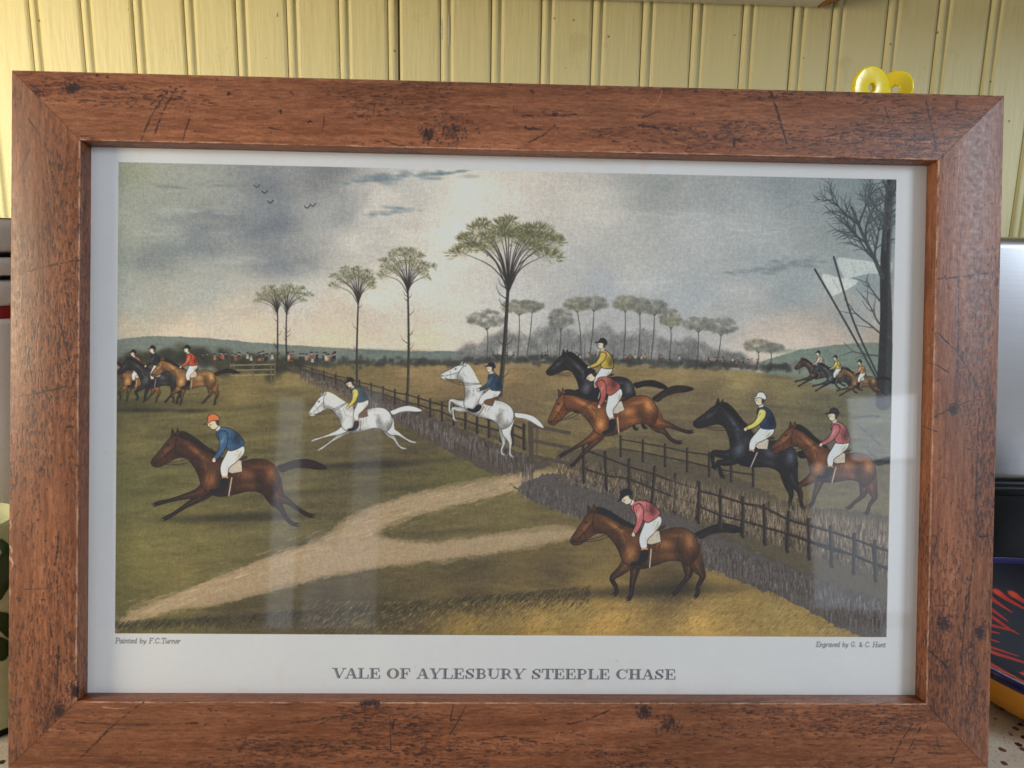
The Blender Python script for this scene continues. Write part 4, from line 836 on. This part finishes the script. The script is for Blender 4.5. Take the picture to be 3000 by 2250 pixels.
# ------------------------------------------------------------------ the framed print
fr = empty('framed_print', FCEN+RF @ Vector((0, -FH/2, -FT))); fr.rotation_euler = RF.to_euler()
tag(fr, 'large brown wooden framed print of a horse race leaning on the countertop', 'framed print')
OFF = Vector((0, FH/2, FT))                 # frame-centred coordinates to the base origin
MW, LIP = 0.0379, 0.0115
def tx(x, y): return ((x-24)*.261, 20+(y-153-(x-24)*.0243)*.255)
def bxm(x, y): return ((x-20)*.2625, 20+(1660-y)*.258)
def lx(x, y): return ((y-153)*.2585, 20+(x-22)*.255)
def rx(x, y): return ((y-205)*.268, 20+(2172-(y-205)*.022-x)*.262)
marks = {
 'top': [('b', *tx(962, 282), 14, 11), ('b', *tx(905, 290), 7, 7), ('b', *tx(150, 190), 7, 4), ('s', *tx(1180, 245), 1), ('s', *tx(590, 240), 1), ('s', *tx(652, 262), .9), ('s', *tx(480, 202), 1), ('s', *tx(1990, 302), 1), ('s', *tx(1950, 312), .8),
         ('l', .6, [tx(372, 190), tx(345, 235), tx(325, 290)]), ('l', .6, [tx(352, 198), tx(318, 250), tx(296, 306)]), ('l', .8, [tx(1651, 200), tx(1668, 250), tx(1687, 312)]), ('l', .6, [tx(1994, 215), tx(2005, 262), tx(2019, 330)]), ('l', .6, [tx(1107, 250), tx(1180, 250), tx(1230, 246)]), ('l', .7, [tx(1362, 270), tx(1400, 276), tx(1444, 282)]), ('l', .5, [tx(1125, 308), tx(1155, 292), tx(1180, 270)]), ('l', .6, [tx(1115, 278), tx(1150, 280)]), ('l', .5, [tx(1750, 300), tx(1800, 290), tx(1828, 285)]), ('l', .5, [tx(1838, 312), tx(1880, 296), tx(1940, 296)]), ('l', .7, [tx(1572, 300), tx(1570, 320)]), ('l', .6, [tx(1572, 302), tx(1586, 304)]), ('l', .5, [tx(2064, 215), tx(2062, 228)]),
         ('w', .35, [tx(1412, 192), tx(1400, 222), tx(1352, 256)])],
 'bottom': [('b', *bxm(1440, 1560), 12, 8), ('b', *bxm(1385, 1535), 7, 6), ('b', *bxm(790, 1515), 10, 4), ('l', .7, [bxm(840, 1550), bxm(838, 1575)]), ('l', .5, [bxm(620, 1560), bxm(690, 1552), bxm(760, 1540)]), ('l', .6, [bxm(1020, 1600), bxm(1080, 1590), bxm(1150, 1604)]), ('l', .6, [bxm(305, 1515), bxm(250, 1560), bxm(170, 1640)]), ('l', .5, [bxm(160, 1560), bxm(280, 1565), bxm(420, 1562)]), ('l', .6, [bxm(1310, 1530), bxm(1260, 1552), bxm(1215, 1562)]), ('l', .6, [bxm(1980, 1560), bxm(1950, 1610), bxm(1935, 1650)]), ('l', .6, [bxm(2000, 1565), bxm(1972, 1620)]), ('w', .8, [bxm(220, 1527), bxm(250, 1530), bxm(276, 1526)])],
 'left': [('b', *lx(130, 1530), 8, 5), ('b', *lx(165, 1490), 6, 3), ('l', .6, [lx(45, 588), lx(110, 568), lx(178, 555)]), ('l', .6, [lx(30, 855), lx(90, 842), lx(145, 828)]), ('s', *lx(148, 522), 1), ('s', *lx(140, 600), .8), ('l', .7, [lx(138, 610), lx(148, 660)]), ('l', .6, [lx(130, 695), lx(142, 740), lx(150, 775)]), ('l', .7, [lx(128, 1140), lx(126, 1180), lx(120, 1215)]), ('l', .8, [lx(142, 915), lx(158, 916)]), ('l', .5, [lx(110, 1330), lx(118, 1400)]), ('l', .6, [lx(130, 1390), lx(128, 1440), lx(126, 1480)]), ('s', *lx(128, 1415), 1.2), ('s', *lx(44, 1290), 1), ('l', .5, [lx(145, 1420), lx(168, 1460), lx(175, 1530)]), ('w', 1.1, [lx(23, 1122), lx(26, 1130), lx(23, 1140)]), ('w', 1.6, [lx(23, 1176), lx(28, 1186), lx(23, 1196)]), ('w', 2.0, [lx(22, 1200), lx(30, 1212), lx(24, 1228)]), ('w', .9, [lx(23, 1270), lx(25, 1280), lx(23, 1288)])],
 'right': [('l', .6, [rx(2024, 600), rx(2080, 594), rx(2140, 586)]), ('l', .6, [rx(2070, 600), rx(2071, 700), rx(2068, 800)]), ('l', .6, [rx(2010, 705), rx(2070, 760), rx(2120, 840)]), ('l', .6, [rx(2120, 840), rx(2116, 920), rx(2110, 1080)]), ('l', .8, [rx(2118, 1153), rx(2140, 1152)]), ('l', .6, [rx(2106, 1200), rx(2098, 1260), rx(2092, 1310)]), ('l', .7, [rx(2090, 1280), rx(2084, 1360), rx(2078, 1430)]), ('l', .8, [rx(2005, 1400), rx(2030, 1420), rx(2050, 1440)]), ('b', *rx(2040, 1340), 8, 6), ('b', *rx(2120, 1360), 6, 4), ('b', *rx(2060, 880), 5, 3), ('l', .5, [rx(2084, 1560), rx(2110, 1500), rx(2118, 1420)]), ('l', .5, [rx(2010, 900), rx(2050, 880), rx(2100, 860)])]}
def wood(name, im):
    M = Mat(name); c = painted(M, im)
    v = M.coord((1, 1, 1)); c = M.mix(M.math('MULTIPLY', M.ramp(M.noise(v, 700, 3), [(.45, (0, 0, 0)), (.62, (1, 1, 1))]), .25), c, srgb(70, 42, 34))
    M.col(c).set(Specular_IOR_Level=.40)
    M.rough(M.ramp(M.noise(v, 300, 4), [(.3, (.36,)*3), (.75, (.52,)*3)]))
    bw = M.new('ShaderNodeRGBToBW'); M.l.new(c, bw.inputs[0]); M.bump(bw.outputs[0], .45, .0012); return M.m
# profile across a rail: distance from the outer edge, height towards the viewer
rr_ = .0010; prof = [(.0, -FT), (.0, -.0006)]+[(.0006-.0006*math.cos(t), -.0006+.0006*math.sin(t)) for t in (.5, 1.0)]+[(.0006, 0), (MW-rr_, 0)]
prof += [(MW-rr_+rr_*math.sin(t), -rr_+rr_*math.cos(t)) for t in (.35, .7, 1.05, 1.4)]+[(MW+.0003, -.004), (MW+.0006, -LIP)]
arc = [0]
for (a0, b0), (a1, b1) in zip(prof, prof[1:]): arc.append(arc[-1]+math.hypot(a1-a0, b1-b0))
E_ = .00012                                 # a hairline left open at every mitre
def rail(name, side, mat):
    v = []; uvs = []; L = FW if side in ('top', 'bottom') else FH
    for w, z in prof:
        for e in (0, 1):
            s = (w+E_) if e == 0 else L-w-E_
            if side == 'top': p = (-FW/2+s, FH/2-w, z)
            elif side == 'bottom': p = (-FW/2+s, -FH/2+w, z)
            elif side == 'left': p = (-FW/2+w, FH/2-s, z)
            else: p = (FW/2-w, FH/2-s, z)
            v.append(Vector(p)+OFF)
            uvs.append(s/L)
    f = []
    for k in range(len(prof)-1):
        q = (2*k, 2*k+1, 2*k+3, 2*k+2)
        f.append(q if side in ('bottom', 'left') else q[::-1])
    # mitre end caps
    n = len(prof)
    f.append(tuple(2*k for k in range(n))); f.append(tuple(2*k+1 for k in range(n))[::-1])
    me = pyd(name, v, f); uv = me.uv_layers.new(name='UVMap')
    for lp in me.loops: uv.data[lp.index].uv = (uvs[lp.vertex_index], 1-arc[lp.vertex_index//2]/.070)
    o = link(name, me, mat, fr)
    for p in me.polygons: p.use_smooth = len(p.vertices) == 4
    me.update()
    m = o.modifiers.new('edges', 'EDGE_SPLIT'); m.split_angle = R_(50)
    return o
for i, (side, L) in enumerate((('top', 560), ('bottom', 560), ('left', 389), ('right', 389))):
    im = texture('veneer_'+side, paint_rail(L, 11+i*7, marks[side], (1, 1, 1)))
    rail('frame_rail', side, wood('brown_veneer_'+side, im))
# the paper with its picture, captions and title
TITLE = (526, 1278, 1141.5); CRED = ((60, 199, 1067), (1588.5, 1745, 1068))
art = lin(paint_print())
art = np.clip(art*ART_GAIN, 0, .86)
im = texture('print_picture', delin(art))
M = Mat('printed_paper'); M.col(painted(M, im)).set(Roughness=.75, Specular_IOR_Level=.15)
hx, hy = .0004+.242, .0004+.157
me = pyd('print_sheet', [Vector((sx*hx, sy*hy, -.0102))+OFF for sx, sy in ((-1, -1), (1, -1), (1, 1), (-1, 1))], [(0, 1, 2, 3)])
uv = me.uv_layers.new(name='UVMap')
for lp in me.loops:
    co = me.vertices[lp.vertex_index].co-OFF; uv.data[lp.index].uv = ((co.x+.242)/.484, (co.y+.157)/.314)
tag(link('print_sheet', me, M.m, fr), 'printed paper with a colour picture of riders and an engraved title')
# glass
M = Mat('picture_glass'); M.n.remove(M.b)
g = M.new('ShaderNodeBsdfGlossy'); g.inputs['Roughness'].default_value = .04; g.inputs[0].default_value = (1, 1, 1, 1)
t = M.new('ShaderNodeBsdfTransparent'); t.inputs[0].default_value = (.985, .99, .985, 1)
ge = M.new('ShaderNodeNewGeometry'); dp = M.new('ShaderNodeVectorMath', operation='DOT_PRODUCT'); M.l.new(ge.outputs['Normal'], dp.inputs[0]); M.l.new(ge.outputs['Incoming'], dp.inputs[1])
om = M.math('SUBTRACT', 1.0, M.math('ABSOLUTE', dp.outputs['Value'])); F = M.math('ADD', M.math('MULTIPLY', M.math('POWER', om, 5.0), .96), .04)
mx = M.new('ShaderNodeMixShader'); M.l.new(F, mx.inputs[0]); M.l.new(t.outputs[0], mx.inputs[1]); M.l.new(g.outputs[0], mx.inputs[2])
M.l.new(mx.outputs[0], M.n['Material Output'].inputs[0])
gx, gy = .2419, .1569
v = [Vector((sx*gx, sy*gy, z))+OFF for z in (-.0099, -.0082) for sx, sy in ((-1, -1), (1, -1), (1, 1), (-1, 1))]
link('glass_pane', pyd('glass_pane', v, [(3, 2, 1, 0), (4, 5, 6, 7), (0, 1, 5, 4), (1, 2, 6, 5), (2, 3, 7, 6), (3, 0, 4, 7)]), M.m, fr)
Mb = Mat('hardboard'); Mb.col(Mb.mix(Mb.noise(Mb.coord(), 300, 3), srgb(84, 58, 38), srgb(110, 80, 54))).set(Roughness=.8)
v = [Vector((sx*.266, sy*.1805, z))+OFF for z in (-.0185, -.0122) for sx, sy in ((-1, -1), (1, -1), (1, 1), (-1, 1))]
link('backing_board', pyd('backing_board', v, [(3, 2, 1, 0), (4, 5, 6, 7), (0, 1, 5, 4), (1, 2, 6, 5), (2, 3, 7, 6), (3, 0, 4, 7)]), Mb.m, fr)

# ------------------------------------------------------------------ yellow plastic spoons standing behind the frame
M = Mat('yellow_plastic'); M.set(Base_Color=srgb(232, 206, 38)+(1,), Roughness=.22, Subsurface_Weight=.25, Subsurface_Scale=.01); M.b.inputs['Subsurface Radius'].default_value = (1, .7, .1)
def spoon(px, py, rad_px, hole_px, Y, yaw, lean, label):
    sc = Y*1.0/FPX*1.0; top = unproject(px, py, Y); hole = unproject(hole_px[0], hole_px[1], Y); d = (unproject(px+100, py, Y)-top).length/100
    r = rad_px*d; hz = top.z-r*1.05         # loop centre height
    th = .0042; hr = .0030; pts = []; inner = []; n = 72
    hw = r*.80; ho = hole.z-hz
    for k in range(n):
        a = 2*math.pi*k/n; ca, sa = math.cos(a), math.sin(a)
        inner.append((hr*ca, ho+hr*sa))
        # march outwards to the outline: a round loop over a straight handle with a flared foot
        t = hr*1.05
        def inside(x, z):
            if x*x+z*z < r*r: return True
            if z < 0 and z > -hz+.0005: return abs(x) < hw*(1.0-.35*min(1, -z/(hz*.35)))+(.010*max(0, (-z/hz-.72)/.28)**.5)
            return False
        step = .0004
        while inside(t*ca, ho+t*sa) and t < 1: t += step
        pts.append((t*ca, ho+t*sa))
    v = []; f = []
    for y in (-th/2, th/2):
        v += [(x, y, z) for x, z in inner]; v += [(x, y, z) for x, z in pts]
    for k in range(n):
        j = (k+1) % n
        f.append((k, j, n+j, n+k)); f.append((2*n+k, 3*n+k, 3*n+j, 2*n+j))
        f.append((n+k, n+j, 3*n+j, 3*n+k)); f.append((k, 2*n+k, 2*n+j, j))
    o = link('plastic_spoon', pyd('plastic_spoon', v, f), M.m); bm = bmesh.new(); bm.from_mesh(o.data); bmesh.ops.recalc_face_normals(bm, faces=bm.faces); bm.to_mesh(o.data); bm.free()
    bev(o, .0013, 3, 50); o.location = (top.x, Y, hz); o.rotation_euler = (R_(lean), 0, R_(yaw))
    tag(o, label, 'spoon', 'yellow spoons behind the frame'); return o
spoon(2556, 191, 64, (2548, 258), .60, 18, 0, 'left yellow plastic spoon handle with a round hole, nearer the viewer')
spoon(2628, 205, 50, (2621, 264), .625, -34, 0, 'right yellow plastic spoon handle half hidden behind the other one')

# ------------------------------------------------------------------ left edge: white canister and leaf-painted jar
def zat(py, Y, px=12): return unproject(px, py, Y).z
Mc = Mat('white_enamel'); Mc.col(Mc.mix(Mc.noise(Mc.coord(), 30, 3), srgb(222, 212, 208), srgb(234, 226, 222))).set(Roughness=.22)
Mr = Mat('red_gasket'); Mr.set(Base_Color=srgb(150, 30, 34)+(1,), Roughness=.4); Mk = Mat('black_plastic'); Mk.col(Mk.mix(Mk.noise(Mk.coord(), 200, 2), (.005, .005, .006), (.010, .010, .011))).set(Roughness=.3, Specular_IOR_Level=.18)
Y = .56; cx_ = unproject(-40, 800, Y).x; can = empty('canister', (cx_, Y, 0)); rad = .062; YF = Y-rad
tag(can, 'white canister with a banded lid at the left edge behind the frame', 'canister')
z = lambda py: zat(py, YF)
def band(name, pa, pb, r, mat, bulge=.004):
    z1, z0 = z(pa), z(pb); p = [(0, z0), (r-.004, z0)]+[(r-bulge+bulge*math.sin(t), z0+(z1-z0)*(.5-.5*math.cos(t))) for t in [k*math.pi/10 for k in range(11)]]+[(r-.004, z1), (0, z1)]
    return lathe(name, p, mat, can)
band('lid_top', 637, 744, rad, Mc.m, .007); band('lid_ring', 757, 814, rad, Mc.m, .005); band('lid_skirt', 826, 906, rad, Mc.m, .006)
band('dark_seam', 744, 757, rad-.003, Mk.m, .001); band('dark_seam', 814, 826, rad-.003, Mk.m, .001); band('gasket', 906, 944, rad-.003, Mr.m, .001)
z1 = z(944); lathe('body', [(0, 0), (rad-.006, 0), (rad, .004), (rad, z1-.004), (rad-.003, z1), (0, z1)], Mc.m, can)
Mg = Mat('pale_green_glaze'); Mg.col(Mg.mix(Mg.noise(Mg.coord((1, 1, 3)), 30, 4), srgb(176, 180, 132), srgb(206, 206, 166))).set(Roughness=.25)
Ml = Mat('dark_leaf_glaze'); Ml.col(Ml.mix(Ml.noise(Ml.coord(), 120, 3), srgb(20, 44, 22), srgb(44, 76, 34))).set(Roughness=.2)
Y = .435; rad = .050; YF = Y-rad*.6
zt = unproject(20, 1600, YF).z
jx = unproject(24, 1700, YF).x-rad*.80-.006; jar = empty('painted_jar', (jx, Y, 0)); tag(jar, 'pale green jar painted with dark leaves at the lower left edge', 'jar')
jp = [(0, 0), (rad*.86, 0), (rad*.90, .004), (rad*.97, .03), (rad, .06), (rad*1.0, zt*.62), (rad*.96, zt*.80), (rad*.84, zt*.93), (rad*.66, zt), (rad*.60, zt+.004), (rad*.56, zt+.004), (rad*.54, zt-.01), (0, zt-.02)]
lathe('jar_body', jp, Mg.m, jar)
lathe('dark_foot', [(rad*.80, 0), (rad*.905, 0), (rad*.915, .003), (rad*.90, .004)], Mk.m, jar)
def rj(zz):
    for (r0, z0), (r1, z1) in zip(jp[2:9], jp[3:10]):
        if z0 <= zz <= z1: return r0+(r1-r0)*(zz-z0)/(z1-z0)
    return rad*.9
def leaf(a0, z0, a1, z1, w):
    """A glazed leaf lying on the jar wall from stem to tip."""
    v = []; f = []; n = 9
    for k in range(n+1):
        t = k/n; a = a0+(a1-a0)*t; zz = z0+(z1-z0)*t; hw = w*math.sin(math.pi*min(.98, t*.94+.03))**.8+.0004
        for s in (-1, 0, 1):
            aa = a+s*hw/rad; r = rj(zz)+.0005+(.0005 if s == 0 else 0); v.append((r*math.cos(aa), r*math.sin(aa), zz+s*hw*.35))
    for k in range(n):
        for s in (0, 1): f.append((3*k+s, 3*k+s+1, 3*k+s+4, 3*k+s+3))
    link('leaf', pyd('leaf', v, f), Ml.m, jar, True)
zz = lambda py: zat(py, YF, 18)
for a in (-.95, -.55, -1.4, -.15, -1.9):
    leaf(a-.10, zz(1760), a+.12, zz(1612), .007); leaf(a+.28, zz(1930), a-.16, zz(1790), .006); leaf(a+.05, zz(1905), a+.22, zz(1800), .004); leaf(a-.05, zz(1925), a-.25, zz(1850), .004)

# ------------------------------------------------------------------ right edge: steel appliance and painted platter
Ms = Mat('brushed_steel'); vs = Ms.coord((1, 1, 1)); Ms.col(Ms.mix(Ms.noise(Ms.coord((2, 2, 260)), 6, 3), (.50, .51, .53), (.62, .63, .65))).set(Metallic=1.0, Roughness=.34, Anisotropic=.5)
Ms.bump(Ms.noise(Ms.coord((1, 1, 120)), 14, 3), .12, .0003)
Y = .665; ax0 = unproject(2860, 1000, Y).x; zt = unproject(2960, 694, Y).z; zb = unproject(2960, 1416, Y).z
ap = empty('toaster', (ax0+.14, Y+.04, 0)); tag(ap, 'brushed steel kitchen appliance with a black lower half at the right edge', 'appliance')
box('steel_shell', -.14, .14, -.04, .06, zb, zt, Ms.m, ap, .010)
box('black_base', -.139, .139, -.038, .058, .006, zb+.002, Mk.m, ap, .004); box('base_lip', -.1405, .1405, -.0425, .060, zb-.012, zb-.002, Mk.m, ap, .003)
for sx in (-.11, .11):
    for sy in (-.02, .045): box('rubber_foot', sx-.01, sx+.01, sy-.008, sy+.008, 0, .008, Mk.m, ap, .002)
def paint_platter():
    P = Painter(300, 300, 2.4, (10, 10, 20)); r = np.random.default_rng(3)
    P.a += (P.noise(20, 20, 3)*.02)[..., None]
    yy, xx = np.mgrid[0:P.h, 0:P.w]; rad = np.hypot(xx/P.k-150, yy/P.k-150)
    ang = np.arctan2(yy/P.k-150, xx/P.k-150); ringm = ((rad > 122) & (rad < 139) & (np.abs(np.abs(ang)-2.35) < .62) & (ang > 0)).astype(np.float32); P._blend((0, 0, P.w, P.h), ringm, (176, 52, 44))
    for k in range(36):
        a = k/36*6.283; q = lambda rr, da=0: (150+rr*math.cos(a+da), 150+rr*math.sin(a+da))
        if not 1.73 < a < 2.85: continue
        P.line([q(124), q(131, .05), q(124, .10), q(132, .15)], 1.6, [(214, 160, 60), (90, 140, 100), (120, 60, 40)][k % 3], .9); P.blob(*q(128, .08), 3, 3, [(96, 130, 90), (96, 54, 40)][k % 2], .8)
    for k in range(7):
        a0 = 2.5+k/7*6.283
        for j, (r0, r1, da) in enumerate([(100, 62, -.30), (104, 74, -.15), (106, 80, 0), (104, 76, .15), (100, 66, .30)]):
            p0 = (150+r0*math.cos(a0+da*.9), 150+r0*math.sin(a0+da*.9)); p1 = (150+r1*math.cos(a0+da*1.6), 150+r1*math.sin(a0+da*1.6)); m = ((p0[0]+p1[0])/2+r.normal(0, 1), (p0[1]+p1[1])/2)
            P.line([p0, m, p1], 9, (190, 62, 50), .95, w2=2.2); P.blob(p0[0], p0[1], 5, 5, (214, 92, 66), .8)
    ringm = ((rad >= 138.5)).astype(np.float32); P._blend((0, 0, P.w, P.h), ringm, (38, 36, 84))
    return np.clip(P.a, 0, 1)
ip = texture('platter_decoration', paint_platter())
Mp = Mat('painted_platter_face'); Mp.col(painted(Mp, ip)).set(Roughness=.5, Specular_IOR_Level=.12)
Mo = Mat('orange_glaze'); Mo.col(Mo.mix(Mo.noise(Mo.coord((1, 1, 2)), 24, 4), srgb(214, 138, 28), srgb(232, 164, 50))).set(Roughness=.18)
pc = Vector((.428, .487, 0)); pl = empty('platter', pc); tag(pl, 'dark platter with red brushed petals, blue rim and orange outside at lower right', 'platter')
R0 = .128; hz = .036
face = [(0, .015), (.06, .016), (.085, .021), (.105, .028), (.122, hz-.002), (R0-.002, hz), (R0, hz-.001)]
fo = lathe('painted_face', face, Mp.m, pl, 96); me = fo.data; uv = me.uv_layers.new(name='UVMap')
for lp in me.loops:
    co = me.vertices[lp.vertex_index].co; uv.data[lp.index].uv = (.5+co.x/R0*.485, .5+co.y/R0*.485)
lathe('orange_underside', [(R0, hz-.001), (R0+.0003, hz-.004), (R0-.002, hz-.012), (R0-.009, .010), (R0-.022, .002), (.090, .0005), (.086, 0), (0, .0)], Mo.m, pl, 96)
Mbl = Mat('blue_rim_glaze'); Mbl.set(Base_Color=srgb(40, 38, 88)+(1,), Roughness=.2)
lathe('blue_rim', [(R0-.004, hz-.0008), (R0-.002, hz+.0012), (R0+.0012, hz+.0006), (R0+.0016, hz-.003), (R0+.0004, hz-.005)], Mbl.m, pl, 96)
